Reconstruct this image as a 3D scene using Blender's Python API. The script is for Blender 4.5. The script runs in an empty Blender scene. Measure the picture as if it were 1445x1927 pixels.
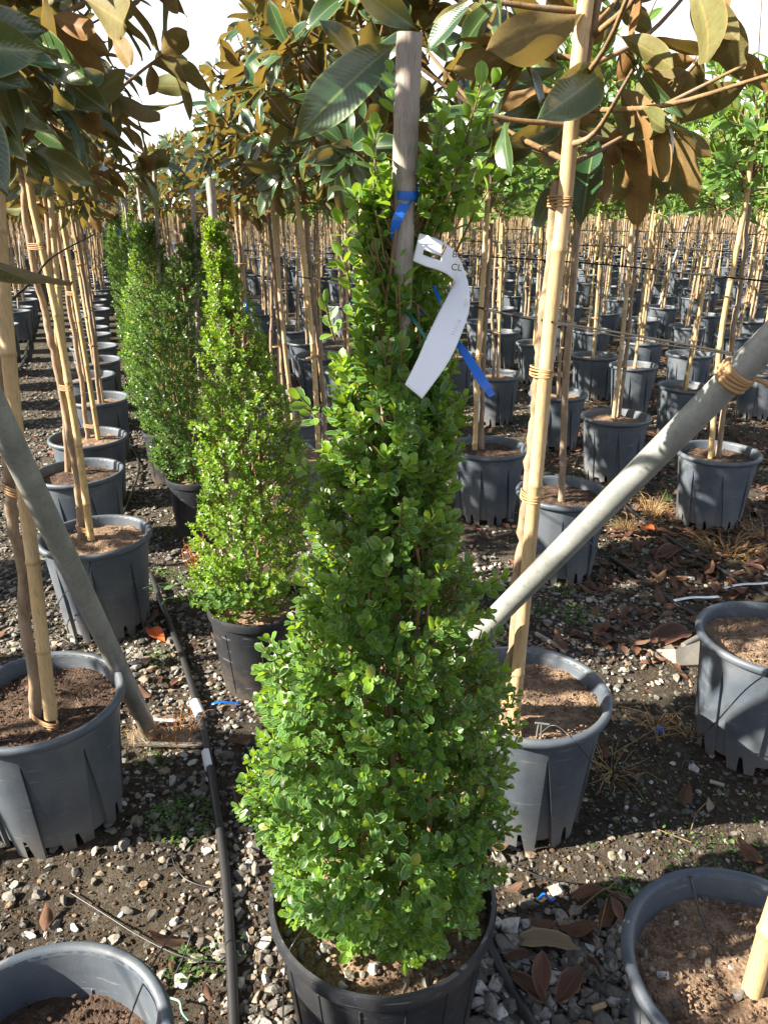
import bpy, math, random
import numpy as np
from mathutils import Vector, Matrix, Euler

SC = bpy.context.scene
COL = SC.collection
rnd = random.Random(7)
R8 = np.random.default_rng(11)
rad = math.radians

# ------------------------------------------------------------------ camera, sky, sun, exposure
F, CX, CY, CAMH = 1391.0, 722.5, 963.5, 1.55
PITCH = math.atan((963.5 - 400) / F)
cam = bpy.data.cameras.new('camera')
cam.sensor_fit = 'VERTICAL'; cam.sensor_height = 24.0; cam.sensor_width = 18.0
cam.lens = 24.0 * F / 1927.0
cam.clip_start = 0.05; cam.clip_end = 2000
camo = bpy.data.objects.new('camera', cam); COL.objects.link(camo)
camo.location = (0, 0, CAMH); camo.rotation_euler = (math.pi / 2 - PITCH, 0, 0)
SC.camera = camo

SUN_EL, SUN_AZ = rad(31), rad(256)      # azimuth clockwise from +Y: the sun stands to the left
to_sun = Vector((math.cos(SUN_EL) * math.sin(SUN_AZ), math.cos(SUN_EL) * math.cos(SUN_AZ), math.sin(SUN_EL)))
world = bpy.data.worlds.new('World'); SC.world = world; world.use_nodes = True
wn = world.node_tree.nodes; wl = world.node_tree.links
bg = wn['Background']; sky = wn.new('ShaderNodeTexSky'); sky.sky_type = 'NISHITA'
sky.sun_disc = False; sky.sun_elevation = SUN_EL; sky.sun_rotation = SUN_AZ
sky.air_density = 1.0; sky.dust_density = 2.0; sky.ozone_density = 1.0
tcw = wn.new('ShaderNodeTexCoord'); sxw = wn.new('ShaderNodeSeparateXYZ'); wl.new(tcw.outputs['Generated'], sxw.inputs[0])
rw = wn.new('ShaderNodeValToRGB'); rw.color_ramp.elements[0].position = 0.0; rw.color_ramp.elements[0].color = (.9, .9, .9, 1)
rw.color_ramp.elements[1].position = .8; rw.color_ramp.elements[1].color = (.05, .05, .05, 1); rw.color_ramp.interpolation = 'EASE'
wl.new(sxw.outputs[2], rw.inputs[0]); mw = wn.new('ShaderNodeMix'); mw.data_type = 'RGBA'; wl.new(rw.outputs[0], mw.inputs[0])
wl.new(sky.outputs[0], mw.inputs[6]); mw.inputs[7].default_value = (7.5, 7.7, 8.0, 1)      # bright hazy air near the horizon
wl.new(mw.outputs[2], bg.inputs[0]); bg.inputs[1].default_value = 0.05
sl = bpy.data.lights.new('sun', 'SUN'); sl.energy = 5.0; sl.angle = rad(0.5); sl.color = (1.0, 0.90, 0.74)
so = bpy.data.objects.new('sun', sl); COL.objects.link(so)
so.rotation_euler = (-to_sun).to_track_quat('-Z', 'Y').to_euler(); so.location = (-20, -3, 12)
SC.view_settings.view_transform = 'Standard'; SC.view_settings.look = 'None'
SC.view_settings.exposure = 2.22; SC.view_settings.gamma = 1.0
try: SC.view_settings.use_curve_mapping = False
except Exception: pass
SC.cycles.max_bounces = 8; SC.cycles.diffuse_bounces = 4; SC.cycles.transmission_bounces = 4
SC.cycles.transparent_max_bounces = 6; SC.cycles.use_denoising = True
SC.cycles.sample_clamp_indirect = 6

# ------------------------------------------------------------------ survey helpers: photo pixel -> place in the world
_c, _s = math.cos(PITCH), math.sin(PITCH)
def ray(x, y):
    a = (x - CX) / F; b = (CY - y) / F
    return np.array([a, _c + b * _s, -_s + b * _c])
GL = -.06        # level of the ground
def WZ(x, y, z):
    if z < .13: z += GL
    d = ray(x, y); t = (z - CAMH) / d[2]; return np.array([d[0] * t, d[1] * t, z])
def WD(x, y, dep):
    d = ray(x, y); return np.array([d[0] * dep, d[1] * dep, CAMH + d[2] * dep])
def WY(x, y, Y):
    d = ray(x, y); t = Y / d[1]; return np.array([d[0] * t, Y, CAMH + d[2] * t])
def proj(p):
    X, Y, Z = p[..., 0], p[..., 1], p[..., 2] - CAMH
    dep = Y * _c - Z * _s; up = Y * _s + Z * _c
    dd = np.where(dep > 0.02, dep, 0.02)
    return CX + F * X / dd, CY - F * up / dd, dep
ROWAZ = rad(-19.535)
RD = np.array([math.sin(ROWAZ), math.cos(ROWAZ)]); RQ = np.array([RD[1], -RD[0]])
def RW(off, along): return RQ * off + RD * along

# ------------------------------------------------------------------ mesh helpers
def unit(v):
    v = np.asarray(v, float); n = np.linalg.norm(v, axis=-1, keepdims=True); return v / np.maximum(n, 1e-9)

class MB:
    """collects vertices / polygons / 'luv' attribute (u, v, random)"""
    def __init__(s): s.v = []; s.q = []; s.a = []; s.m = []; s.n = 0
    def add(s, v, faces, luv=None, mat=0):
        v = np.asarray(v, np.float32).reshape(-1, 3)
        faces = np.asarray(faces, np.int32)
        if luv is None: luv = np.zeros((len(v), 3), np.float32)
        s.v.append(v); s.a.append(np.asarray(luv, np.float32)); s.q.append(faces + s.n)
        s.m.append(np.full(len(faces), mat, np.int32)); s.n += len(v)
    def mesh(s, name, mats, smooth=True, sharp=None):
        me = bpy.data.meshes.new(name)
        v = np.concatenate(s.v); a = np.concatenate(s.a)
        loops = np.concatenate([q.ravel() for q in s.q])
        sizes = np.concatenate([np.full(len(q), q.shape[1], np.int32) for q in s.q])
        starts = np.concatenate([[0], np.cumsum(sizes)[:-1]]).astype(np.int32)
        me.vertices.add(len(v)); me.vertices.foreach_set('co', v.ravel())
        me.loops.add(len(loops)); me.loops.foreach_set('vertex_index', loops.astype(np.int32))
        me.polygons.add(len(sizes)); me.polygons.foreach_set('loop_start', starts)
        me.polygons.foreach_set('material_index', np.concatenate(s.m))
        me.polygons.foreach_set('use_smooth', np.full(len(sizes), smooth, dtype=bool))
        for m in (mats if isinstance(mats, (list, tuple)) else [mats]): me.materials.append(m)
        at = me.attributes.new('luv', 'FLOAT_VECTOR', 'POINT'); at.data.foreach_set('vector', a.ravel())
        me.update(calc_edges=True); me.validate()
        if sharp:
            try: me.set_sharp_from_angle(angle=rad(sharp))
            except Exception: pass
        return me

def link(name, data, parent=None, loc=None):
    o = bpy.data.objects.new(name, data); COL.objects.link(o)
    if parent is not None: o.parent = parent
    if loc is not None: o.location = loc
    return o
def tag(o, label=None, cat=None, group=None, kind=None):
    if label: o['label'] = label
    if cat: o['category'] = cat
    if group: o['group'] = group
    if kind: o['kind'] = kind
    return o
def build(mb, name, mats, parent=None, smooth=True, sharp=None, loc=None):
    return link(name, mb.mesh(name, mats, smooth, sharp), parent, loc)

def tube(mb, pts, r, seg=8, rnd_=0.5, mat=0, cap=True, wob=None):
    pts = np.asarray(pts, float); n = len(pts)
    r = np.full(n, r, float) if np.isscalar(r) else np.asarray(r, float)
    t = np.gradient(pts, axis=0); t = unit(t)
    up = np.array([0, 0, 1.0]) if abs(t[0][2]) < .9 else np.array([1.0, 0, 0])
    x = unit(np.cross(up, t[0])); X = [x]
    for i in range(1, n):
        x = x - t[i] * np.dot(x, t[i]); x = unit(x); X.append(x)
    X = np.array(X); Yv = np.cross(t, X)
    a = np.arange(seg) * 2 * math.pi / seg
    ca, sa = np.cos(a), np.sin(a)
    rr = r[:, None] * (np.ones(seg)[None] if wob is None else wob)
    v = pts[:, None] + X[:, None] * (ca[None, :, None] * rr[..., None]) + Yv[:, None] * (sa[None, :, None] * rr[..., None])
    L = np.concatenate([[0], np.cumsum(np.linalg.norm(np.diff(pts, axis=0), axis=1))])
    luv = np.zeros((n, seg, 3)); luv[..., 0] = a[None] / 6.283; luv[..., 1] = L[:, None]; luv[..., 2] = rnd_
    i = np.arange(n - 1)[:, None] * seg; j = np.arange(seg)[None]; j2 = (j + 1) % seg
    f = np.stack([i + j, i + j2, i + seg + j2, i + seg + j], -1).reshape(-1, 4)
    mb.add(v.reshape(-1, 3), f, luv.reshape(-1, 3), mat)
    if cap:
        for k, fl in ((0, True), (n - 1, False)):
            ring = v[k]; c = pts[k][None]
            vv = np.concatenate([ring, c]); jj = np.arange(seg); j3 = (jj + 1) % seg
            ff = np.stack([jj, np.full(seg, seg), j3] if fl else [jj, j3, np.full(seg, seg)], -1)
            if fl: ff = ff[:, [0, 1, 2]][:, ::-1][:, [0, 1, 2]]
            lu = np.zeros((seg + 1, 3)); lu[:, 1] = L[k]; lu[:, 2] = rnd_
            mb.add(vv, ff, lu, mat)

def lathe(mb, prof, seg=64, mat=0, rnd_=.5):
    prof = np.asarray(prof, float); n = len(prof); a = np.arange(seg) * 2 * math.pi / seg
    v = np.stack([prof[:, None, 0] * np.cos(a), prof[:, None, 0] * np.sin(a), np.repeat(prof[:, 1:2], seg, 1)], -1)
    i = np.arange(n - 1)[:, None] * seg; j = np.arange(seg)[None]; j2 = (j + 1) % seg
    f = np.stack([i + j, i + j2, i + seg + j2, i + seg + j], -1).reshape(-1, 4)
    luv = np.zeros((n, seg, 3)); luv[..., 0] = a / 6.283; luv[..., 1] = prof[:, None, 1]; luv[..., 2] = rnd_
    mb.add(v.reshape(-1, 3), f, luv.reshape(-1, 3), mat)

def catmull(P, n=8):
    P = np.asarray(P, float)
    if len(P) < 3:
        t = np.linspace(0, 1, n)[:, None]; return P[0] * (1 - t) + P[-1] * t
    Q = np.vstack([2 * P[0] - P[1], P, 2 * P[-1] - P[-2]]); out = []
    for i in range(1, len(Q) - 2):
        t = np.linspace(0, 1, n, endpoint=False)[:, None]
        a, b, c, d = Q[i - 1], Q[i], Q[i + 1], Q[i + 2]
        out.append(.5 * (2 * b + (c - a) * t + (2 * a - 5 * b + 4 * c - d) * t ** 2 + (3 * b - a - 3 * c + d) * t ** 3))
    out.append(P[-1][None]); return np.vstack(out)

def vnoise(x, y, seed=0):
    xi = np.floor(x).astype(np.int64); yi = np.floor(y).astype(np.int64); fx = x - xi; fy = y - yi
    fx = fx * fx * (3 - 2 * fx); fy = fy * fy * (3 - 2 * fy)
    def h(a, b):
        n = (a * 374761393 + b * 668265263 + seed * 1442695041) & 0xffffffff
        n = ((n ^ (n >> 13)) * 1274126177) & 0xffffffff
        return ((n ^ (n >> 16)) & 0xffff) / 65535.0
    return (h(xi, yi) * (1 - fx) + h(xi + 1, yi) * fx) * (1 - fy) + (h(xi, yi + 1) * (1 - fx) + h(xi + 1, yi + 1) * fx) * fy
def fbm(x, y, seed=0, o=4):
    s = 0; a = 1; t = 0
    for k in range(o):
        s = s + a * vnoise(x * 2 ** k, y * 2 ** k, seed + k); t += a; a *= .5
    return s / t

# ------------------------------------------------------------------ materials
def newmat(name):
    m = bpy.data.materials.new(name); m.use_nodes = True
    nt = m.node_tree; nt.nodes.clear()
    return m, nt.nodes, nt.links
class G:
    """small node-graph helper"""
    def __init__(s, name): s.m, s.n, s.l = newmat(name)
    def node(s, t, **k):
        n = s.n.new(t)
        for a, b in k.items(): setattr(n, a, b)
        return n
    def set(s, sock, v):
        if isinstance(v, bpy.types.NodeSocket): s.l.new(v, sock)
        elif v is not None: sock.default_value = v
    def math(s, op, a, b=None, c=None, clamp=False):
        n = s.node('ShaderNodeMath', operation=op, use_clamp=clamp)
        s.set(n.inputs[0], a); s.set(n.inputs[1], b); s.set(n.inputs[2], c); return n.outputs[0]
    def mix(s, f, a, b, mode='MIX'):
        n = s.node('ShaderNodeMix', data_type='RGBA', blend_type=mode)
        s.set(n.inputs[0], f)
        for k, v in ((6, a), (7, b)):
            if isinstance(v, (tuple, list)): v = (*v[:3], 1)
            s.set(n.inputs[k], v)
        return n.outputs[2]
    def ramp(s, f, stops):
        n = s.node('ShaderNodeValToRGB'); e = n.color_ramp.elements
        while len(e) < len(stops): e.new(.5)
        for i, (p, c) in enumerate(stops):
            e[i].position = p; e[i].color = (*c, 1) if isinstance(c, (tuple, list)) else (c, c, c, 1)
        s.set(n.inputs[0], f); return n.outputs[0]
    def luv(s):
        a = s.node('ShaderNodeAttribute', attribute_name='luv'); x = s.node('ShaderNodeSeparateXYZ')
        s.l.new(a.outputs['Vector'], x.inputs[0]); return x.outputs[0], x.outputs[1], x.outputs[2]
    def obj(s): return s.node('ShaderNodeTexCoord').outputs['Object']
    def geo(s): return s.node('ShaderNodeNewGeometry')
    def noise(s, vec, scale, detail=4, rough=.55, scl=None):
        if scl is not None:
            mp = s.node('ShaderNodeMapping'); s.set(mp.inputs[0], vec); mp.inputs[3].default_value = scl; vec = mp.outputs[0]
        n = s.node('ShaderNodeTexNoise'); n.inputs['Scale'].default_value = scale; n.inputs['Detail'].default_value = detail
        n.inputs['Roughness'].default_value = rough; s.set(n.inputs['Vector'], vec); return n.outputs[0]
    def voro(s, vec, scale, out=0, feature='F1'):
        n = s.node('ShaderNodeTexVoronoi', feature=feature); n.inputs['Scale'].default_value = scale; s.set(n.inputs['Vector'], vec); return n.outputs[out]
    def bump(s, h, strength=.3, dist=.01):
        n = s.node('ShaderNodeBump'); n.inputs['Strength'].default_value = strength; n.inputs['Distance'].default_value = dist
        s.set(n.inputs['Height'], h); return n.outputs[0]
    def pbsdf(s, col, rough=.5, spec=.5, metal=0.0, normal=None, coat=None, sheen=None):
        n = s.node('ShaderNodeBsdfPrincipled')
        s.set(n.inputs['Base Color'], (*col, 1) if isinstance(col, tuple) and len(col) == 3 else col)
        s.set(n.inputs['Roughness'], rough); s.set(n.inputs['Specular IOR Level'], spec); s.set(n.inputs['Metallic'], metal)
        if normal is not None: s.set(n.inputs['Normal'], normal)
        return n.outputs[0]
    def out(s, sh):
        o = s.node('ShaderNodeOutputMaterial'); s.l.new(sh, o.inputs[0]); return s.m

def leaf_mat(name, dark, light, edge, back, transl, rough=.35, spec=.5, tfac=.3, veins=0, back2=None, rim=.8, spots=0):
    g = G(name); u, v, r = g.luv(); geo = g.geo()
    au = g.math('ABSOLUTE', u)
    col = g.mix(g.ramp(r, [(0, 0.0), (.45, .18), (.8, .6), (1, 1.0)]), dark, light)
    col = g.mix(g.ramp(r, [(.982, 0.0), (.99, .85)]), col, (.34, .25, .06))
    nz = g.noise(g.obj(), 60, 3); col = g.mix(g.math('MULTIPLY', nz, .35), col, (dark[0] * .55, dark[1] * .55, dark[2] * .55))
    e = g.ramp(au, [(rim, 0.0), (min(rim + .12, 1), 1.0)])
    mid = g.ramp(au, [(.0, .9), (.09, .0)])
    col = g.mix(g.math('MULTIPLY', g.math('MAXIMUM', e, mid), .8), col, edge)
    bcol = back
    if back2: bcol = g.mix(g.ramp(r, [(.22, 0.0), (.7, 1.0)]), back, back2)
    bcol = g.mix(g.math('MULTIPLY', g.math('MAXIMUM', mid, g.math('MULTIPLY', e, .6)), .5), bcol, (min(back[0] * 2.0, .9), min(back[1] * 2.0, .9), min(back[2] * 1.8, .9)))
    bcol = g.mix(g.math('MULTIPLY', g.ramp(g.noise(g.obj(), 14, 5, .7), [(.42, 0.0), (.68, 1.0)]), .55), bcol, tuple(x * .45 for x in back))
    full = g.mix(geo.outputs['Backfacing'], col, bcol)
    nrm = None
    if veins:
        w = g.node('ShaderNodeTexWave', wave_type='BANDS'); w.inputs['Scale'].default_value = veins
        cv = g.node('ShaderNodeCombineXYZ'); g.set(cv.inputs[0], g.math('SUBTRACT', v, g.math('MULTIPLY', au, .13))); g.l.new(cv.outputs[0], w.inputs['Vector'])
        w.inputs['Distortion'].default_value = .6
        h = g.math('ADD', g.math('MULTIPLY', w.outputs[1], .5), nz)
        nrm = g.bump(h, .2, .0014)
    elif True:
        nrm = g.bump(nz, .25, .002)
    ro = g.math('ADD', g.math('ADD', rough, g.math('MULTIPLY', nz, .12)), g.math('MULTIPLY', geo.outputs['Backfacing'], .35))
    sp = g.math('MULTIPLY', spec, g.math('SUBTRACT', 1.0, g.math('MULTIPLY', geo.outputs['Backfacing'], .75)))
    p = g.pbsdf(full, ro, sp, normal=nrm)
    t = g.node('ShaderNodeBsdfTranslucent'); g.set(t.inputs[0], (*transl, 1))
    mx = g.node('ShaderNodeMixShader'); mx.inputs[0].default_value = tfac
    g.l.new(p, mx.inputs[1]); g.l.new(t.outputs[0], mx.inputs[2])
    return g.out(mx.outputs[0])

M = {}
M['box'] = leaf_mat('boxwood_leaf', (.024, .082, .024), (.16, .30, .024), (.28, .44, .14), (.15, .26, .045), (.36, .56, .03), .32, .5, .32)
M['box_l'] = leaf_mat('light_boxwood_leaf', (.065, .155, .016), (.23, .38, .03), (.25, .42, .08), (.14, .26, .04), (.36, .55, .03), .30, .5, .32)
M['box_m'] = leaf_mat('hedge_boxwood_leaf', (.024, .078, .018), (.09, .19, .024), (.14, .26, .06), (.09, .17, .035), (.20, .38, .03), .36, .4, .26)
M['mag'] = leaf_mat('magnolia_leaf', (.012, .048, .024), (.05, .115, .026), (.20, .24, .09), (.19, .100, .040), (.36, .25, .05), .20, .8, .20, veins=9, back2=(.095, .118, .042), rim=.88)
M['pho'] = leaf_mat('photinia_leaf', (.035, .105, .025), (.18, .30, .05), (.22, .34, .10), (.15, .23, .07), (.32, .50, .06), .3, .5, .28, veins=7)
M['dead'] = leaf_mat('dead_leaf', (.045, .020, .014), (.15, .065, .038), (.16, .09, .05), (.11, .068, .048), (.3, .14, .05), .5, .35, .1, veins=8, back2=(.11, .06, .04))
M['weed'] = leaf_mat('weed_leaf', (.03, .08, .02), (.12, .22, .04), (.1, .2, .05), (.09, .16, .05), (.25, .4, .05), .5, .3, .25)

def grass_mat():
    g = G('dry_grass'); u, v, r = g.luv()
    col = g.mix(r, (.30, .16, .06), (.46, .34, .16)); return g.out(g.pbsdf(col, .8, .2))
M['dry'] = grass_mat()
def simple(name, col, rough=.5, spec=.5, metal=0., nscale=40, namt=.2, bump=.1, bd=.002):
    g = G(name); o = g.obj(); n = g.noise(o, nscale, 5)
    c = g.mix(g.math('MULTIPLY', n, namt * 2), col, tuple(x * .5 for x in col))
    return g.out(g.pbsdf(c, rough, spec, metal, g.bump(n, bump, bd)))
def pot_mat(name, col, dust, rough, dustamt):
    g = G(name); o = g.obj(); gi = g.node('ShaderNodeObjectInfo')
    off = g.node('ShaderNodeVectorMath', operation='ADD'); g.l.new(o, off.inputs[0])
    cb = g.node('ShaderNodeCombineXYZ'); g.set(cb.inputs[0], g.math('MULTIPLY', gi.outputs['Random'], 30)); g.l.new(cb.outputs[0], off.inputs[1]); o = off.outputs[0]
    n1 = g.noise(o, 7, 5); n2 = g.noise(o, 45, 4); sp = g.noise(o, 420, 2)
    st = g.noise(o, 14, 4, scl=(1, 1, .15))
    d = g.math('ADD', g.ramp(n1, [(.4, 0.0), (.75, 1.0)]), g.ramp(st, [(.5, 0.0), (.8, .7)]))
    sz = g.node('ShaderNodeSeparateXYZ'); g.l.new(g.obj(), sz.inputs[0])
    low = g.ramp(sz.outputs[2], [(0, 1.0), (.14, 0.0)])
    d = g.math('MULTIPLY', g.math('ADD', d, g.math('MULTIPLY', low, 1.4)), dustamt)
    c = g.mix(d, col, dust)
    mud = g.math('MULTIPLY', g.ramp(sz.outputs[2], [(0.0, 1.0), (.17, 0.0)]), g.ramp(g.noise(o, 22, 6, .7), [(.44, 0.0), (.56, 1.0)])); c = g.mix(g.math('MULTIPLY', mud, .6), c, (.13, .10, .075))
    sc = g.noise(o, 26, 3, .5, scl=(.5, .5, 5)); c = g.mix(g.math('MULTIPLY', g.ramp(sc, [(.66, 0.0), (.69, 1.0)]), .35), c, (.27, .28, .29))
    c = g.mix(g.math('MULTIPLY', g.ramp(sp, [(.66, 0.0), (.72, 1.0)]), .35), c, (.35, .36, .38))
    c = g.mix(g.math('MULTIPLY', gi.outputs['Random'], .3), c, tuple(x * .72 for x in col))
    ro = g.math('ADD', rough, g.math('MULTIPLY', n2, .25))
    return g.out(g.pbsdf(c, ro, .45, 0, g.bump(g.math('ADD', n2, g.math('MULTIPLY', sp, .3)), .12, .002)))
M['pot'] = pot_mat('grey_pot_plastic', (.052, .068, .092), (.24, .24, .23), .40, .27)
M['potb'] = pot_mat('black_pot_plastic', (.012, .015, .021), (.10, .09, .08), .30, .22)
def soil_mat(name, a, b, c):
    g = G(name); o = g.geo().outputs['Position']; n = g.noise(o, 38, 8, .7); n2 = g.noise(o, 190, 5, .8); v = g.voro(o, 150)
    f = g.math('ADD', g.math('MULTIPLY', n, .55), g.math('MULTIPLY', n2, .45))
    col = g.ramp(f, [(.36, a), (.52, b), (.64, c)])
    h = g.math('ADD', g.math('MULTIPLY', n2, .8), g.math('SUBTRACT', n, g.math('MULTIPLY', v, .6)))
    return g.out(g.pbsdf(col, .95, .15, 0, g.bump(h, .9, .006)))
M['soil'] = soil_mat('potting_soil', (.060, .040, .028), (.23, .158, .108), (.42, .31, .22))
M['soild'] = soil_mat('dark_potting_soil', (.025, .017, .013), (.085, .057, .042), (.19, .13, .095))
M['earth'] = soil_mat('earth_crumbs', (.02, .014, .01), (.075, .050, .034), (.19, .13, .085))
def ground_mat():
    g = G('nursery_ground'); o = g.geo().outputs['Position']
    n0 = g.noise(o, .9, 4); n = g.noise(o, 6, 7, .65); n2 = g.noise(o, 60, 6, .75); vc = g.node('ShaderNodeTexVoronoi'); vc.inputs['Scale'].default_value = 34
    g.l.new(o, vc.inputs['Vector']); sep = g.node('ShaderNodeSeparateColor'); g.l.new(vc.outputs['Color'], sep.inputs[0])
    f = g.math('ADD', g.math('MULTIPLY', n, .5), g.math('MULTIPLY', n2, .5))
    col = g.ramp(f, [(.36, (.024, .021, .017)), (.5, (.070, .060, .047)), (.66, (.145, .125, .10))])
    col = g.mix(g.math('MULTIPLY', g.ramp(n0, [(.5, 0.0), (.62, 1.0)]), g.math('MULTIPLY', n2, .55)), col, (.05, .065, .025))
    st = g.math('MULTIPLY', g.ramp(vc.outputs['Distance'], [(.28, 1.0), (.42, 0.0)]), g.ramp(sep.outputs[0], [(.5, 0.0), (.54, 1.0)]))
    col = g.mix(g.math('MULTIPLY', st, .8), col, g.mix(sep.outputs[1], (.05, .048, .045), (.22, .215, .2)))
    n3 = g.noise(o, 260, 4, .8); col = g.mix(g.math('MULTIPLY', g.ramp(n3, [(.5, 0.0), (.62, 1.0)]), .5), col, (.15, .105, .07)); col = g.mix(g.math('MULTIPLY', g.ramp(n3, [(.36, 1.0), (.46, 0.0)]), .8), col, (.008, .006, .005))
    h = g.math('ADD', g.math('ADD', g.math('MULTIPLY', n2, 1.1), g.math('MULTIPLY', n3, .5)), g.math('ADD', n, g.math('MULTIPLY', st, .5)))
    return g.out(g.pbsdf(col, .95, .15, 0, g.bump(h, 1.0, .018)))
M['ground'] = ground_mat()
def stone_mat():
    g = G('gravel_stone'); u, v, r = g.luv(); o = g.geo().outputs['Position']; n = g.noise(o, 90, 5)
    col = g.ramp(r, [(0, (.06, .055, .05)), (.35, (.13, .125, .115)), (.6, (.24, .225, .20)), (.78, (.20, .14, .085)), (.88, (.33, .32, .30)), (1, (.48, .47, .46))])
    col = g.mix(g.math('MULTIPLY', g.ramp(n, [(.45, 0.0), (.7, 1.0)]), .6), col, (.07, .055, .04))
    return g.out(g.pbsdf(col, .8, .3, 0, g.bump(n, .8, .005)))
M['stone'] = stone_mat()
def bark_mat(name, a, b):
    g = G(name); o = g.obj(); n = g.noise(o, 45, 6, .7, scl=(1, 1, .35)); n2 = g.noise(o, 9, 4); w = g.noise(o, 110, 3, scl=(.2, .2, 1.6))
    col = g.mix(g.ramp(n, [(.35, 0.0), (.65, 1.0)]), a, b); col = g.mix(g.math('MULTIPLY', g.ramp(n2, [(.5, 0.0), (.65, 1.0)]), .5), col, (.21, .185, .155))
    return g.out(g.pbsdf(col, .85, .25, 0, g.bump(g.math('ADD', n, g.math('MULTIPLY', w, .5)), .7, .004)))
M['bark'] = bark_mat('magnolia_bark', (.30, .215, .145), (.15, .11, .075))
M['twig'] = bark_mat('twig_bark', (.24, .15, .07), (.13, .085, .045))
def bamboo_mat():
    g = G('bamboo'); u, v, r = g.luv(); o = g.obj(); n = g.noise(o, 8, 5, .6, scl=(3, 3, .25)); n2 = g.noise(o, 70, 4, scl=(4, 4, .5))
    fr = g.math('FRACT', g.math('ADD', g.math('DIVIDE', v, .245), r)); k = g.math('ABSOLUTE', g.math('SUBTRACT', fr, .5))
    nd = g.ramp(k, [(.47, 0.0), (.5, 1.0)])
    col = g.mix(g.ramp(n, [(.3, 0.0), (.7, 1.0)]), (.60, .43, .20), (.40, .275, .135)); col = g.mix(g.math('MULTIPLY', g.ramp(n2, [(.48, 0.0), (.66, 1.0)]), .65), col, (.20, .13, .065))
    col = g.mix(g.math('MULTIPLY', g.math('FRACT', g.math('MULTIPLY', r, 7.3)), .75), col, (.33, .245, .165)); col = g.mix(g.math('MULTIPLY', nd, .6), col, (.22, .13, .06))
    return g.out(g.pbsdf(col, .45, .4, 0, g.bump(g.math('ADD', n2, g.math('MULTIPLY', n, .5)), .2, .002)))
M['bamboo'] = bamboo_mat()
def grey_bamboo():
    g = G('weathered_bamboo'); u, v, r = g.luv(); o = g.obj(); n = g.noise(o, 14, 6, .65, scl=(2, 2, .22)); n2 = g.noise(o, 130, 5, .7, scl=(3, 3, .25)); n3 = g.noise(o, 22, 4)
    col = g.mix(g.ramp(n, [(.35, 0.0), (.65, 1.0)]), (.34, .305, .275), (.25, .215, .19))
    col = g.mix(g.math('MULTIPLY', g.ramp(n2, [(.5, 0.0), (.66, 1.0)]), .6), col, (.12, .095, .08))
    col = g.mix(g.math('MULTIPLY', g.ramp(n3, [(.58, 0.0), (.7, 1.0)]), .5), col, (.20, .14, .10))
    return g.out(g.pbsdf(col, .75, .3, 0, g.bump(n2, .35, .002)))
M['stakeg'] = grey_bamboo()
def galv():
    g = G('galvanised_steel'); o = g.obj(); v = g.voro(o, 30, 1); n = g.noise(o, 12, 5); n2 = g.noise(o, 90, 4)
    col = g.mix(g.ramp(n, [(.3, 0.0), (.7, 1.0)]), (.16, .175, .172), (.27, .285, .28)); gv_ = g.node('ShaderNodeRGBToBW'); g.l.new(v, gv_.inputs[0]); col = g.mix(g.math('MULTIPLY', gv_.outputs[0], .16), col, (.20, .22, .215))
    col = g.mix(g.math('MULTIPLY', g.ramp(n2, [(.52, 0.0), (.66, 1.0)]), .5), col, (.15, .135, .11)); col = g.mix(g.math('MULTIPLY', g.ramp(g.noise(o, 5, 6, .7, scl=(1, 1, .5)), [(.52, 0.0), (.62, 1.0)]), .35), col, (.36, .37, .36))
    sz = g.node('ShaderNodeSeparateXYZ'); g.l.new(o, sz.inputs[0]); col = g.mix(g.ramp(sz.outputs[2], [(.03, .45), (.35, 0.0)]), col, (.17, .12, .075))
    return g.out(g.pbsdf(col, .48, .5, .35, g.bump(n2, .12, .002)))
M['galv'] = galv()
M['tie'] = simple('rubber_tie', (.34, .21, .105), .7, .3, nscale=60)
M['hose'] = simple('black_hose', (.022, .022, .024), .42, .5, nscale=30, namt=.3)
M['wire'] = simple('wire', (.018, .016, .015), .75, .2)
M['blue'] = simple('blue_ribbon', (.004, .11, .52), .3, .5, nscale=20, namt=.15)
M['green'] = simple('green_tie', (.01, .12, .09), .4, .5)
M['white'] = simple('white_plastic', (.72, .74, .80), .45, .4, nscale=15, namt=.06)
M['ink'] = simple('black_ink', (.02, .02, .02), .6, .2)
M['faint'] = simple('faded_ink', (.55, .54, .58), .6, .2)
M['orange'] = simple('orange_leaf', (.55, .12, .03), .6, .3)
M['bud'] = simple('bud', (.30, .17, .05), .7, .3)

# ------------------------------------------------------------------ ground sheet (with real relief near the camera)
def axis(lo, hi, near_lo, near_hi, step):
    a = list(np.arange(near_lo, near_hi, step)); d = step; x = near_hi
    while x < hi: a.append(x); d *= 1.22; x += d
    a.append(hi); d = step; x = near_lo - step
    b = []
    while x > lo: b.append(x); d *= 1.22; x -= d
    b.append(lo); return np.array(sorted(b + a))
def gz(x, y):
    n = fbm(x * 4, y * 4, 3, 5) - .5
    f = np.clip(1.25 - np.hypot(x, y) / 16, .0, 1)
    return (n * .045 + (fbm(x * 22, y * 22, 9, 3) - .5) * .018) * f - .006 + GL
xs = axis(-400, 400, -3.2, 4.2, .028); ys = axis(-60, 900, .3, 7.5, .028)
gx, gy = np.meshgrid(xs, ys); nx, ny = len(xs), len(ys)
mb = MB(); i = np.arange(ny - 1)[:, None] * nx; j = np.arange(nx - 1)[None]
mb.add(np.stack([gx, gy, gz(gx, gy)], -1).reshape(-1, 3), np.stack([i + j, i + j + 1, i + nx + j + 1, i + nx + j], -1).reshape(-1, 4))
ground = build(mb, 'ground', M['ground']); tag(ground, kind='structure')

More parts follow.
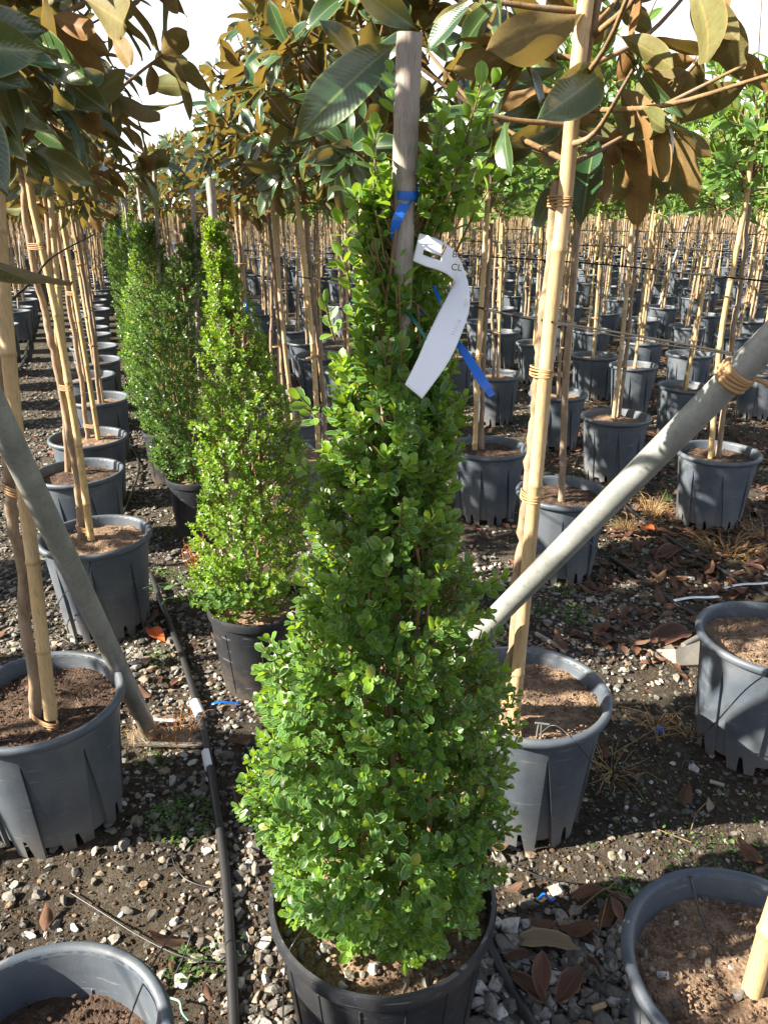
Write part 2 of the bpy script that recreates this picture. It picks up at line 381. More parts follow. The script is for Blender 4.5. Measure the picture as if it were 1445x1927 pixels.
# ------------------------------------------------------------------ pots
PH = .41
def pot_body(Rt=.203, Rb=.165, H=PH, units=8, black=False):
    mb = MB(); cols = []
    zs = np.array([.0, .03, .062, .12, .19, .26, .325, .334, H - .012])
    zt = .33
    def R(z): return Rb + (Rt - Rb) * z / H
    U = 360 / units; rings = []; zt = .33
    for z in zs:
        w = 17 * max(0, 1 - z / zt); wn = 3.2 + 4.6 * max(0, 1 - z / .062); ins = .010 if z < zt else 0
        row = []
        for k in range(units):
            b = k * U
            row += [(b, 0), (b + .25, ins), (b + .5 * w + .3, ins), (b + w + .35, ins), (b + w + .9, 0)]
            e = 28.0
            row += [(b + w + .9 + (e - w - .9) * .5, 0), (b + e, 0), (b + e + wn, 0), (b + 40, 0)]
        rings.append([(math.cos(rad(a)) * (R(z) - d), math.sin(rad(a)) * (R(z) - d), z) for a, d in row])
    n = 9 * units; v = np.array(rings).reshape(-1, 3); f = []
    for r in range(len(zs) - 1):
        for c in range(n):
            k = c % 9
            if not black and r < 2 and k == 6: continue
            if not black and r < 1 and k in (1, 2): continue
            f.append((r * n + c, r * n + (c + 1) % n, (r + 1) * n + (c + 1) % n, (r + 1) * n + c))
    mb.add(v, f)
    lathe(mb, [(.001, .045), (Rb - .012, .045), (Rb - .012, .05), (Rt - .007, H - .02), (Rt - .004, H - .004)][::-1], 48)
    return mb.mesh('pot', M['potb' if black else 'pot'], True, 28)
def pot_rim(Rt=.203, H=PH, wide=.017, black=False):
    mb = MB()
    lathe(mb, [(Rt - .001, H - .030), (Rt + .004, H - .027), (Rt + wide - .006, H - .024), (Rt + wide - .001, H - .017), (Rt + wide, H - .008), (Rt + wide - .003, H - .002), (Rt + wide - .008, H + .001), (Rt + .002, H + .0005), (Rt - .004, H - .004), (Rt - .006, H - .012)], 72)
    return mb.mesh('rim', M['potb' if black else 'pot'], True, 50)
ME_POT, ME_RIM = pot_body(), pot_rim()
def soil_mesh(Rr, z, mat, seed, amp=.016, rings=16, seg=48, crumbs=0, stones=0):
    mb = MB(); rr = np.linspace(0, 1, rings + 1)[1:]; a = np.arange(seg) * 6.2832 / seg
    x = np.outer(rr, np.cos(a)) * Rr; y = np.outer(rr, np.sin(a)) * Rr
    zz = z + (fbm(x * 22 + seed * 3.1, y * 22, seed, 4) - .5) * amp * 2 + (1 - rr[:, None] ** 2) * .006
    v = np.vstack([[0, 0, z + .006], np.stack([x, y, zz], -1).reshape(-1, 3)])
    f = [(1 + k * seg + j, 1 + (k + 1) * seg + j, 1 + (k + 1) * seg + (j + 1) % seg, 1 + k * seg + (j + 1) % seg) for k in range(rings - 1) for j in range(seg)]
    mb.add(v, f); t = [(0, 1 + j, 1 + (j + 1) % seg) for j in range(seg)]
    mb.add(v[:seg + 1], t)
    return mb.mesh('soil', mat, True)
# stone templates
def ico():
    t = (1 + 5 ** .5) / 2
    v = np.array([(-1, t, 0), (1, t, 0), (-1, -t, 0), (1, -t, 0), (0, -1, t), (0, 1, t), (0, -1, -t), (0, 1, -t), (t, 0, -1), (t, 0, 1), (-t, 0, -1), (-t, 0, 1)], float)
    f = np.array([(0, 11, 5), (0, 5, 1), (0, 1, 7), (0, 7, 10), (0, 10, 11), (1, 5, 9), (5, 11, 4), (11, 10, 2), (10, 7, 6), (7, 1, 8), (3, 9, 4), (3, 4, 2), (3, 2, 6), (3, 6, 8), (3, 8, 9), (4, 9, 5), (2, 4, 11), (6, 2, 10), (8, 6, 7), (9, 8, 1)])
    return unit(v), f
IV, IF = ico()
def stone_tmpl(seed, sub=False):
    r = np.random.default_rng(seed); v = IV.copy(); f = IF
    if sub:
        vs = [tuple(x) for x in v]; idx = {}; nf = []
        def m(a, b):
            k = (min(a, b), max(a, b))
            if k not in idx: idx[k] = len(vs); vs.append(tuple(unit(np.array(vs[a]) + np.array(vs[b]))))
            return idx[k]
        for a, b, c in f: ab, bc, ca = m(a, b), m(b, c), m(c, a); nf += [(a, ab, ca), (b, bc, ab), (c, ca, bc), (ab, bc, ca)]
        v = np.array(vs); f = np.array(nf)
    for k in range(11):      # knock flat facets off the ball
        d = unit(r.normal(size=3)); h = r.uniform(.38, .72); p = v @ d; v = v - np.outer(np.maximum(p - h, 0), d)
    v = v * (1 + r.normal(size=(len(v), 1)) * .06) * np.array([1.25, r.uniform(.7, 1.1), r.uniform(.5, .85)])
    return v, f
STONES = [stone_tmpl(k) for k in range(14)]; STONES_HI = [stone_tmpl(40 + k, True) for k in range(14)]
def rotz(a):
    c, s = np.cos(a), np.sin(a); z = np.zeros_like(c); o = z + 1
    return np.stack([np.stack([c, -s, z], -1), np.stack([s, c, z], -1), np.stack([z, z, o], -1)], -2)
def scatter(mb, tmpls, pos, scale, Rm, rv, mat=0, luv_t=None):
    """place many copies of the templates into one mesh"""
    N = len(pos); pick = R8.integers(0, len(tmpls), N)
    for k, t in enumerate(tmpls):
        s = np.where(pick == k)[0]
        if not len(s): continue
        v, f = t[0], t[1]
        vv = np.einsum('nij,vj->nvi', Rm[s], v) * scale[s][:, None, None] + pos[s][:, None]
        lu = np.zeros((len(s), len(v), 3))
        if len(t) > 2: lu[..., :2] = t[2][None]
        lu[..., 2] = rv[s][:, None]
        ff = f[None] + (np.arange(len(s)) * len(v))[:, None, None]
        mb.add(vv.reshape(-1, 3), ff.reshape(-1, f.shape[1]), lu.reshape(-1, 3), mat)
def rand_rot(n, tilt=.5):
    a = R8.uniform(0, 6.283, n); Rz = rotz(a); ax = R8.normal(size=(n, 2)) * tilt
    Rx = np.zeros((n, 3, 3)); cx, sx = np.cos(ax[:, 0]), np.sin(ax[:, 0])
    Rx[:, 0, 0] = 1; Rx[:, 1, 1] = cx; Rx[:, 1, 2] = -sx; Rx[:, 2, 1] = sx; Rx[:, 2, 2] = cx
    return Rz @ Rx

# ------------------------------------------------------------------ leaf templates (x side, y length, z upper side)
def fine(vs, ws, n):
    vs = np.array(vs, float); ws = np.array(ws, float); t = np.linspace(0, 1, n); t = t * .8 + .2 * (1 - np.cos(t * math.pi)) / 2; t[-1] = 1
    m = np.gradient(ws, vs); o = []
    for x in t:
        i = min(len(vs) - 2, max(0, np.searchsorted(vs, x) - 1)); h = vs[i + 1] - vs[i]; q = (x - vs[i]) / h
        o.append((2 * q ** 3 - 3 * q * q + 1) * ws[i] + (q ** 3 - 2 * q * q + q) * h * m[i] + (-2 * q ** 3 + 3 * q * q) * ws[i + 1] + (q ** 3 - q * q) * h * m[i + 1])
    return list(t), list(np.maximum(o, .003))
def leaf_tmpl(vs, ws, cols, fold=.08, droop=.12, wave=0., seed=0, cup=0.):
    r = np.random.default_rng(seed); vs = np.array(vs); ws = np.array(ws); nv = len(vs); nc = len(cols); cols = np.array(cols, float)
    ph = r.uniform(0, 6.28, 2); tw = r.uniform(-.25, .25); dr = droop * r.uniform(.2, 1.8) * (1 if r.random() > .15 else -.5)
    P = np.zeros((nv, nc, 3)); L = np.zeros((nv, nc, 2))
    bendx = r.uniform(-.08, .08)
    for i, (v, w) in enumerate(zip(vs, ws)):
        for j, u in enumerate(cols):
            x = u * w; z = fold * abs(u) * w * 4 * .5 - dr * v * v + cup * (u * u) * w
            z += wave * math.sin(v * 9 + ph[int(u > 0)]) * abs(u) ** 2
            z += tw * x * v
            P[i, j] = (x + bendx * v * v, v, z); L[i, j] = (u, v)
    f = [(i * nc + j, i * nc + j + 1, (i + 1) * nc + j + 1, (i + 1) * nc + j) for i in range(nv - 1) for j in range(nc - 1)]
    return P.reshape(-1, 3), np.array(f), L.reshape(-1, 2)
BOX_V, BOX_W = [0, .08, .28, .55, .80, .94, 1.0], [.015, .05, .21, .31, .27, .15, .03]
BOX_HV, BOX_HW = fine(BOX_V, BOX_W, 11)
BOX_HI = [leaf_tmpl(BOX_HV, BOX_HW, [-1, -.80, 0, .80, 1], .10, .14, seed=k, cup=-.10) for k in range(10)]
BOX = [leaf_tmpl([0, .12, .42, .74, .94, 1], [.02, .10, .27, .28, .15, .03], [-1, -.75, 0, .75, 1], .14, .2, seed=k) for k in range(8)]
BOX_LO = [leaf_tmpl([0, .3, .75, 1], [.03, .25, .27, .06], [-1, 1], .0, .1, seed=k) for k in range(4)]
MAG_V, MAG_W = fine([0, .09, .17, .30, .45, .60, .74, .87, .95, 1.0], [.011, .012, .06, .13, .172, .182, .165, .105, .045, .004], 17)
MAG = [leaf_tmpl(MAG_V, MAG_W, [-1, -.88, -.45, 0, .45, .88, 1], .16, .24, .026, seed=k) for k in range(18)]
MAG_LO = [leaf_tmpl([0, .15, .4, .7, .9, 1], [.012, .055, .17, .165, .085, .01], [-1, 0, 1], .16, .24, .022, seed=k) for k in range(6)]
MAG_X = [leaf_tmpl([0, .45, 1], [.02, .2, .02], [-1, 1], 0, .15, seed=k) for k in range(4)]
PHO = [leaf_tmpl([0, .10, .25, .45, .65, .85, 1.0], [.015, .03, .13, .20, .205, .12, .01], [-1, -.5, 0, .5, 1], .16, .16, .006, seed=k) for k in range(10)]
PHO_LO = [leaf_tmpl([0, .2, .55, .85, 1], [.02, .12, .22, .13, .01], [-1, 0, 1], .14, .15, seed=k) for k in range(5)]

def leaf_frames(ax, nrm):
    a = unit(ax); s = unit(np.cross(a, nrm)); n = np.cross(s, a)
    return np.stack([s, a, n], -1)      # columns
def leaf_objects(tmpls, mat, pos, Rm, sc, rv, parent, idx, pname='leaf', nvar=16, base=None):
    """individual leaf objects sharing a few meshes"""
    if pname + mat.name not in _LM:
        L = []
        for k in range(nvar):
            t = tmpls[k % len(tmpls)]; mb = MB(); lu = np.zeros((len(t[0]), 3)); lu[:, :2] = t[2]; lu[:, 2] = ((k * .618) % 1)
            mb.add(t[0], t[1], lu); L.append(mb.mesh('leaf', mat))
        _LM[pname + mat.name] = L
    L = _LM[pname + mat.name]
    for i in idx:
        k = min((rnd.randrange(nvar) for q in range(6)), key=lambda q: abs((q * .618) % 1 - rv[i])); me = L[k]
        o = bpy.data.objects.new(pname, me); COL.objects.link(o); o.parent = parent
        m = Matrix.Identity(4)
        for a in range(3):
            for b in range(3): m[a][b] = Rm[i][a][b] * sc[i]
            m[a][3] = pos[i][a]
        o.matrix_basis = m
_LM = {}

# ------------------------------------------------------------------ tree crowns
def crown_magnolia(rg, base, top, rx, nbr=15, sz=(.12, .175), per=(6, 9)):
    """branches from the leader between base and top; whorls of large leaves at the tips"""
    br = []; P = []; A = []; Nn = []; S = []
    base = np.asarray(base, float); top = np.asarray(top, float)
    br.append((np.array([base, base * .5 + top * .5 + rg.normal(size=3) * .015, top]), .009, .004))
    tips = [(top, unit(top - base), 1)]
    for k in range(nbr):
        t = (k + rg.random() * .6) / nbr * .86; p0 = base + (top - base) * t
        az = k * 2.4 + rg.uniform(-.5, .5); el = rg.uniform(-.05, .55) + t * .5
        d = np.array([math.cos(az) * math.cos(el), math.sin(az) * math.cos(el), math.sin(el)])
        L = rx * rg.uniform(.55, 1.05) * (1 - .45 * t ** 2)
        p1 = p0 + d * L * .5 + np.array([0, 0, -.01]); d2 = unit(d + np.array([0, 0, rg.uniform(.1, .8)])); p2 = p1 + d2 * L * .5
        br.append((np.array([p0, p1, p2]), .006, .003)); tips.append((p2, d2, 1)); tips.append((p1, unit(d + rg.normal(size=3) * .25), .6))
        if rg.random() < .6:
            d3 = unit(d2 + rg.normal(size=3) * .6); p3 = p1 + d3 * L * .4; br.append((np.array([p1, p3]), .004, .003)); tips.append((p3, d3, .8))
    for (p, d, w) in tips:
        n = int(rg.integers(per[0], per[1] + 1) * w); ref = unit(np.cross(d, [.3, .1, 1.0])); r2 = np.cross(d, ref)
        for i in range(n):
            ph = i * 2.39996 + rg.uniform(-.3, .3); sd = ref * math.cos(ph) + r2 * math.sin(ph)
            al = rg.uniform(.5, 1.45); a = d * math.cos(al) + sd * math.sin(al); a = a + np.array([0, 0, rg.uniform(-.8, .1)])
            nn = d * math.sin(al) - sd * math.cos(al) + rg.normal(size=3) * .18 + np.array([0, 0, .25])
            P.append(p - d * rg.uniform(0, .05)); A.append(a); Nn.append(nn); S.append(rg.uniform(*sz) * (1 if i > 1 else .75))
    rv = rg.random(len(P))
    return br, np.array(P), leaf_frames(np.array(A), np.array(Nn)), np.array(S), rv
def crown_photinia(rg, base, top, rx, nbr=26, sz=(.07, .108), per=9):
    br = []; P = []; A = []; Nn = []; S = []
    base = np.asarray(base, float); top = np.asarray(top, float)
    br.append((np.array([base, base * .4 + top * .6]), .008, .004))
    for k in range(nbr):
        t = rg.random() * .55; p0 = base + (top - base) * t; az = k * 2.4 + rg.uniform(-.4, .4); el = rg.uniform(-.15, 1.35)
        d = np.array([math.cos(az) * math.cos(el), math.sin(az) * math.cos(el), math.sin(el)])
        L = rx * rg.uniform(.6, 1.1) * (1 + .1 * math.sin(el)); p1 = p0 + d * L * .6; d2 = unit(d + np.array([0, 0, rg.uniform(.2, .9)])); p2 = p1 + d2 * L * .5
        br.append((np.array([p0, p1, p2]), .004, .0022))
        for q0, q1, dd, n in ((p0, p1, d, per // 2), (p1, p2, d2, per)):
            ref = unit(np.cross(dd, [.3, .1, 1.0])); r2 = np.cross(dd, ref)
            for i in range(n):
                s = (i + .5) / n; ph = i * 2.39996 + k; sd = ref * math.cos(ph) + r2 * math.sin(ph); al = rg.uniform(.45, 1.2) * (1.1 - .4 * s)
                P.append(q0 + (q1 - q0) * (.3 + .7 * s)); A.append(dd * math.cos(al) + sd * math.sin(al) + np.array([0, 0, rg.uniform(-.25, .15)]))
                Nn.append(dd * math.sin(al) - sd * math.cos(al) + rg.normal(size=3) * .2 + np.array([0, 0, .3])); S.append(rg.uniform(*sz))
    P = np.array(P); zt = (P[:, 2] - base[2]) / max(.1, top[2] - base[2])
    rv = np.clip(rg.random(len(P)) * .7 + zt * .3, 0, 1)
    return br, P, leaf_frames(np.array(A), np.array(Nn)), np.array(S), rv
def branch_mesh(br, mat, seg=6):
    mb = MB()
    for pts, r0, r1 in br:
        q = catmull(pts, 4); tube(mb, q, np.linspace(r0, r1, len(q)), seg, cap=False)
    return mb.mesh('crown', mat)

def stem_pts(P, n=14, wob=.004, rg=None):
    q = catmull(P, n)
    if rg is not None:
        k = len(q); q = q + np.stack([np.convolve(rg.normal(size=k + 4), np.ones(5) / 5, 'valid') * wob * 2, np.convolve(rg.normal(size=k + 4), np.ones(5) / 5, 'valid') * wob * 2, np.zeros(k)], -1)
    return q
def trunk_mesh(P, r0, r1, rg, seg=10):
    mb = MB(); q = stem_pts(P, 12, .004, rg); n = len(q)
    rr = np.linspace(r0, r1, n) * (1 + rg.normal(size=n) * .05); rr[0] *= 1.2
    wob = 1 + rg.normal(size=(n, seg)) * .04
    tube(mb, q, rr, seg, rg.random(), wob=wob)
    for _ in range(5):      # knots
        k = rg.integers(2, n - 2); d = unit(np.array([rg.normal(), rg.normal(), .3])); tube(mb, [q[k], q[k] + d * (rr[k] + .006)], [.007, .004], 6)
    return mb.mesh('trunk', M['bark'], True)
def bamboo_mesh(P, r, rg, seg=12, grey=False):
    """culm with raised nodes every 24.5 cm"""
    mb = MB(); P = np.asarray(P, float); q = catmull(P, 30) if len(P) > 2 else catmull(P, 60); L = np.concatenate([[0], np.cumsum(np.linalg.norm(np.diff(q, axis=0), axis=1))])
    ph = rg.random(); st = []; kmin = math.floor(ph) ; k = 0
    s = [0, L[-1]]
    n0 = (.5 - ph) * .245
    while n0 < L[-1]:
        if n0 > .01: s += [n0 - .007, n0 - .002, n0 + .002, n0 + .007]
        s.append(n0 + .12); n0 += .245
    s = np.array(sorted(x for x in set(s) if 0 <= x <= L[-1]))
    pts = np.stack([np.interp(s, L, q[:, i]) for i in range(3)], -1)
    fr = ((s / .245 + ph) % 1); k = np.abs(fr - .5) * .245
    rr = r * (1 - .12 * s / L[-1]) * np.where(k < .004, 1.10, np.where(k < .009, .985, 1.0))
    # node rings belong at fract(v/.245+ph)=0 or 1 in the material: shift the phase by a half
    tube(mb, pts, rr, seg, ph + .5)
    return mb.mesh('stake', M['stakeg' if grey else 'bamboo'], True, 40)
def tie_mesh(c, d, r, n=3):
    mb = MB(); d = unit(d); x = unit(np.cross(d, [1, 0.2, 0])); y = np.cross(d, x)
    for k in range(n):
        a = np.linspace(0, 6.283, 25); off = (k - (n - 1) / 2) * .004
        pts = np.asarray(c) + x * (np.cos(a) * r * 1.35)[:, None] + y * (np.sin(a) * r)[:, None] + d * (off + np.sin(a * 1 + k) * .002)[:, None]
        tube(mb, pts, .0019, 5, cap=False)
    return mb.mesh('tie', M['tie'])

TS = np.array(to_sun)
GAPS = []       # gaps in the crowns through which the low sun reaches things below (place, radius, share of leaves kept)
def gap_line(a, b, r, keep=.1, n=8):
    for t in np.linspace(0, 1, n): GAPS.append((np.array(a) * (1 - t) + np.array(b) * t, r, keep))
def sun_gap(P, rg):
    ok = np.ones(len(P), bool); u_ = rg.random(len(P))
    for c, r, kp in GAPS:
        d = P - c; t = d @ TS; e = np.linalg.norm(d - t[:, None] * TS, axis=1)
        ok &= ~((t > .25) & (e < r) & (u_ > kp))
    return ok
def near_tree(name, cat, kind, pot_xy, trunk_P, stake_P, label, seed, crown=None, soil='soil', leaf_obj=True, stake_r=.0145, trunk_r=.0125, ties=(), maxobj=290, group=None, crumbs=0, rim_tilt=0, soil_z=.305):
    rg = np.random.default_rng(seed)
    root = link(name, None, None, (pot_xy[0], pot_xy[1], GL)); root.empty_display_size = .1
    tag(root, label, cat, group)
    o0 = np.array([pot_xy[0], pot_xy[1], GL]); soil_z = soil_z - GL
    rz = rg.uniform(0, .7)
    p = link('pot', ME_POT, root); p.rotation_euler = (rg.normal() * .006, rg.normal() * .006, rz); link('rim', ME_RIM, p)
    link('soil', soil_mesh(.197, soil_z, M[soil], seed), root)
    if crumbs: soil_bits(root, soil_z, crumbs, rg, soil)
    T = None
    if trunk_P is not None:
        T = np.array(trunk_P) - o0; link('trunk', trunk_mesh(T, trunk_r * 1.15, trunk_r * .85, rg), root)
    if stake_P is not None:
        S = np.array(stake_P) - o0; link('stake', bamboo_mesh(S, stake_r, rg), root)
    for z in ties:
        c = []
        for Q in (T, S):
            q = catmull(Q, 20); c.append(np.array([np.interp(z, q[:, 2], q[:, k]) for k in range(3)]))
        r = (np.linalg.norm(c[0] - c[1]) + stake_r + trunk_r) / 2 + .001
        dd = unit(S[-1] - S[0]); cc = (c[0] + c[1]) / 2
        mb = MB(); x = unit(c[1] - c[0] + 1e-6); x = unit(x - dd * np.dot(x, dd)); y = np.cross(dd, x)
        for k in range(4):
            a = np.linspace(0, 6.283, 29); pts = cc + x * (np.cos(a) * r)[:, None] + y * (np.sin(a) * max(stake_r, trunk_r) * 1.12)[:, None] + dd * ((k - 1.5) * .0045 + np.sin(a + k) * .0025)[:, None]
            tube(mb, pts, .0021, 5, cap=False)
        link('tie', mb.mesh('tie', M['tie']), root)
    if crown:
        b = (T[-1] if T is not None else np.array([0, 0, 1.5])); 
        base = np.array(crown.get('base', b + o0)) - o0; top = base + np.array(crown.get('up', (0, 0, .75)))
        fn = crown_magnolia if kind == 'mag' else crown_photinia
        br, P, Rm, S_, rv = fn(rg, base, top, crown.get('r', .42), **crown.get('kw', {}))
        if 'keep' in crown:
            k = crown['keep'](P + o0); P, Rm, S_, rv = P[k], Rm[k], S_[k], rv[k]
        if kind == 'mag': rv = .08 + .92 * rv
        gx_, gy_, gd_ = proj(P + o0); hole = ((gx_ > 325) & (gx_ < 480 - gy_ * .6) & (gy_ < 190)) | ((gx_ > 1200) & (gy_ < 105))
        k = ~(hole & (rg.random(len(P)) < .8)); P, Rm, S_, rv = P[k], Rm[k], S_[k], rv[k]
        k = sun_gap(P + o0, rg); P, Rm, S_, rv = P[k], Rm[k], S_[k], rv[k]
        cr = link('crown', branch_mesh(br, M['twig']), root)
        tm, mt = (MAG, M['mag']) if kind == 'mag' else (PHO, M['pho'])
        dist = np.linalg.norm(P + o0 - np.array([0, 0, CAMH]), axis=1); order = np.argsort(dist)
        n = min(maxobj, len(P)) if leaf_obj else 0
        leaf_objects(tm, mt, P, Rm, S_, rv, cr, order[:n])
        rest = order[n:]
        if len(rest):
            mb = MB(); scatter(mb, tm if kind == 'mag' else PHO_LO, P[rest], S_[rest], Rm[rest], rv[rest]); f = build(mb, 'foliage', mt, root); f['kind'] = 'stuff'
        root['_cr'] = cr.name
    return root
def soil_bits(root, z, n, rg, soil='soil', R=.185):
    mb = MB(); a = rg.uniform(0, 6.283, n); r = R * np.sqrt(rg.random(n))
    pos = np.stack([r * np.cos(a), r * np.sin(a), np.full(n, z) + rg.uniform(0, .014, n)], -1)
    s = rg.uniform(.0015, .006, n)
    scatter(mb, STONES, pos, s, rand_rot(n), rg.random(n)); o = build(mb, 'soil_crumbs', M[soil], root, smooth=False); o['kind'] = 'stuff'

ordw = ['first', 'second', 'third', 'fourth', 'fifth', 'sixth', 'seventh', 'eighth', 'ninth', 'tenth', 'eleventh', 'twelfth', 'thirteenth', 'fourteenth', 'fifteenth', 'sixteenth', 'seventeenth', 'eighteenth', 'nineteenth', 'twentieth']
def px_line(pts, Y): return [WY(x, y, Y) for x, y in pts]

GM, GP = 'young magnolias in grey pots', 'young broad-leaved evergreen trees in grey pots'
trees = {}
def base_xy(x, y): w = WZ(x, y, .34); return (w[0], w[1])
_y = WZ(964, 1372, .305)[1]
gap_line(WY(964, 1372, _y), WY(985, 1150, _y), .09, .1, 4); gap_line(WY(1005, 900, _y), WY(1085, 130, _y), .09, .15, 9)
gap_line((-.2, 1.0, .3), (-.17, 1.0, .85), .21, .03, 7); gap_line((-.1, 1.05, 1.35), (.02, 1.0, 1.78), .12, .1, 5); gap_line((-.3, .9, .02), (-.1, .8, .3), .14, .15, 3)
gap_line((-.41, 2.18, .4), (-.6, 2.18, 1.5), .15, .15, 7); gap_line((1.0, 1.9, .05), (1.0, 1.9, .33), .14, .1, 3)
gap_line((.35, 1.55, .3), (.5, 1.7, .3), .12, .2, 2); gap_line((.5, 1.2, 1.2), (.28, 1.45, .7), .08, .3, 4); gap_line((.55, .85, .3), (.7, .8, .3), .1, .3, 2); gap_line((-.7, 1.3, .1), (-.3, .9, 0), .12, .3, 3)
# ---- left row (magnolias)
def T(key, *a, **k): trees[key] = near_tree(*a, **k)
def YB(x, y): return WZ(x, y, .305)[1]
CK = dict(nbr=20, per=(7, 9))
p = base_xy(48, 2028)
T('A0', 'potted_magnolia', 'potted tree', 'mag', p, [(p[0] - .10, p[1] - .06, .3), (p[0] - .13, p[1] - .05, 1.5)], [(p[0] - .12, p[1] - .10, .3), (p[0] - .15, p[1] - .07, 1.9)],
  'potted magnolia whose grey pot is cut by the bottom left corner of the photo', 101, dict(base=(p[0] - .13, p[1] - .0, 1.60), r=.36, up=(0, 0, .7), kw=CK, keep=lambda P: ~((proj(P)[0] > 40) & (P[:, 1] < 1.1))), soil='soild', crumbs=900, soil_z=.25, group=GM)
y0 = YB(85, 1352)
T('A1', 'potted_magnolia', 'potted tree', 'mag', base_xy(75, 1312), px_line([(72, 1354), (45, 1100), (18, 920), (0, 760), (-25, 560), (-50, 330)], y0), px_line([(97, 1350), (62, 1050), (30, 800), (8, 560), (-6, 350), (-20, 100)], y0 - .035),
  'potted magnolia behind the left slanting pipe, first full pot on the left', 102, dict(base=WY(-55, 330, y0), r=.46, up=(.03, 0, .8), kw=dict(nbr=27, per=(7, 9)), keep=lambda P: (proj(P)[2] > 1.2) & ~((proj(P)[1] > 300) & (proj(P)[0] > -20))), soil='soild', crumbs=900, stake_r=.0165, ties=(.36, 1.02), group=GM)
y0 = YB(160, 1015)
T('A2', 'potted_magnolia', 'potted tree', 'mag', base_xy(180, 1010), px_line([(152, 1018), (138, 860), (103, 660), (76, 560), (47, 385), (42, 320)], y0), px_line([(172, 1015), (150, 850), (118, 650), (92, 520), (62, 385), (50, 300)], y0 - .03),
  'potted magnolia, second full grey pot from the camera in the left row', 103, dict(base=WY(42, 322, y0), r=.46, up=(.05, 0, .8), kw=dict(nbr=32, per=(7, 10))), crumbs=500, ties=(.42, 1.0, 1.5), group=GM)
y0 = YB(135, 890)
T('A3', 'potted_magnolia', 'potted tree', 'mag', base_xy(150, 889), px_line([(133, 893), (110, 650), (88, 400)], y0), px_line([(142, 890), (120, 650), (98, 400), (95, 330)], y0 - .03),
  'potted magnolia in the leftmost row whose pot stands just behind the second full pot', 104, dict(base=WY(88, 395, y0), r=.42, up=(0, 0, .8), kw=CK), soil='soild', crumbs=200, group=GM)
y0 = YB(175, 826)
T('A4', 'potted_magnolia', 'potted tree', 'mag', base_xy(165, 824), px_line([(164, 828), (152, 700), (130, 560), (104, 400)], y0), px_line([(186, 826), (166, 700), (143, 560), (116, 400), (110, 330)], y0 - .03),
  'potted magnolia in the left row, its two stems spread apart at the soil', 105, dict(base=WY(104, 395, y0), r=.42, up=(0, 0, .8), kw=CK), crumbs=200, ties=(.45, 1.2), group=GM)
# neighbours of the left row that stand just outside the photo and cast its dappled shade
for k, (of_, al_) in enumerate([(-1.33, .15), (-1.30, 1.0), (-1.36, 1.85), (-1.33, 2.7), (-1.30, 3.6), (-2.4, .0), (-2.42, 1.0), (-2.4, 2.0), (-2.4, 3.0)]):
    x_, y_ = RW(of_, al_)
    T('S%d' % k, 'potted_magnolia', 'potted tree', 'mag', (x_, y_), [(x_, y_, .3), (x_, y_, 1.55)], [(x_ + .03, y_, .3), (x_ + .03, y_, 1.8)],
      'magnolia outside the left edge, %s in its row, %s row out' % (ordw[k if k < 5 else k - 5], 'nearer' if k < 5 else 'farther'), 140 + k, dict(base=(x_, y_, 1.55), r=.42, up=(0, 0, .7), kw=dict(nbr=14, per=(6, 8))), leaf_obj=False, group=GM)
# ---- row just right of the boxwoods (magnolias)
p = base_xy(1420, 1835); y0 = YB(1410, 1860)
T('C0', 'potted_magnolia', 'potted tree', 'mag', p, [(p[0] + .05, p[1] - .05, .3), (p[0] + .10, p[1] - .02, 1.55)], px_line([(1408, 1890), (1450, 1740), (1600, 1300), (1750, 700)], y0),
  'potted magnolia in the grey pot cut by the bottom right corner, stones on its soil', 111, dict(base=(p[0] + .12, p[1] + .05, 1.62), r=.36, up=(0, .05, .7), kw=dict(nbr=12, per=(5, 8)), keep=lambda P: (proj(P)[0] > 1420) | (proj(P)[1] < -150)), soil='soil', crumbs=1600, stake_r=.0175, soil_z=.29, group=GM)
y0 = YB(955, 1372)
CB = True
T('C1', 'potted_magnolia', 'potted tree', 'mag', base_xy(995, 1302), px_line([(948, 1372), (975, 1120), (992, 930), (1008, 760), (1013, 640), (1036, 480), (1048, 340)], y0), px_line([(964, 1372), (982, 1180), (1008, 900), (1036, 600), (1062, 380), (1085, 130), (1104, 0), (1125, -200)], y0 - .032),
  'potted magnolia tied to a thick yellow bamboo cane right of the big boxwood', 112, dict(base=WY(1058, 330, y0), r=.46, up=(.10, .02, .8), kw=dict(nbr=32, per=(7, 10)), keep=lambda P: ~((proj(P)[0] < 900) & (proj(P)[2] < 1.55)) & (proj(P)[2] > 1.3)), crumbs=1300, stake_r=.0165, trunk_r=.0135, ties=(.46, 1.02, 1.30, 1.63), group=GM)
y0 = 2.6
T('C2', 'potted_magnolia', 'potted tree', 'mag', base_xy(700, 1010), px_line([(705, 1010), (692, 560), (688, 330)], y0), px_line([(690, 1012), (683, 560), (684, 180), (684, 60)], y0 - .03),
  'potted magnolia standing directly behind the big boxwood, its reddish stem seen through leaves', 113, dict(base=WY(688, 340, y0), r=.50, up=(0, 0, .8), kw=dict(nbr=36, per=(7, 10))), crumbs=100, group=GM)
y0 = YB(595, 848)
CK = dict(nbr=26, per=(7, 9))
T('C3', 'potted_magnolia', 'potted tree', 'mag', base_xy(582, 852), px_line([(612, 846), (598, 640), (573, 400)], y0), px_line([(600, 850), (588, 640), (562, 400), (555, 330)], y0 - .03),
  'potted magnolia between the light green boxwood and the big boxwood', 114, dict(base=WY(570, 385, y0), r=.46, up=(0, 0, .8), kw=CK), crumbs=100, ties=(.9,), group=GM)
y0 = YB(552, 800)
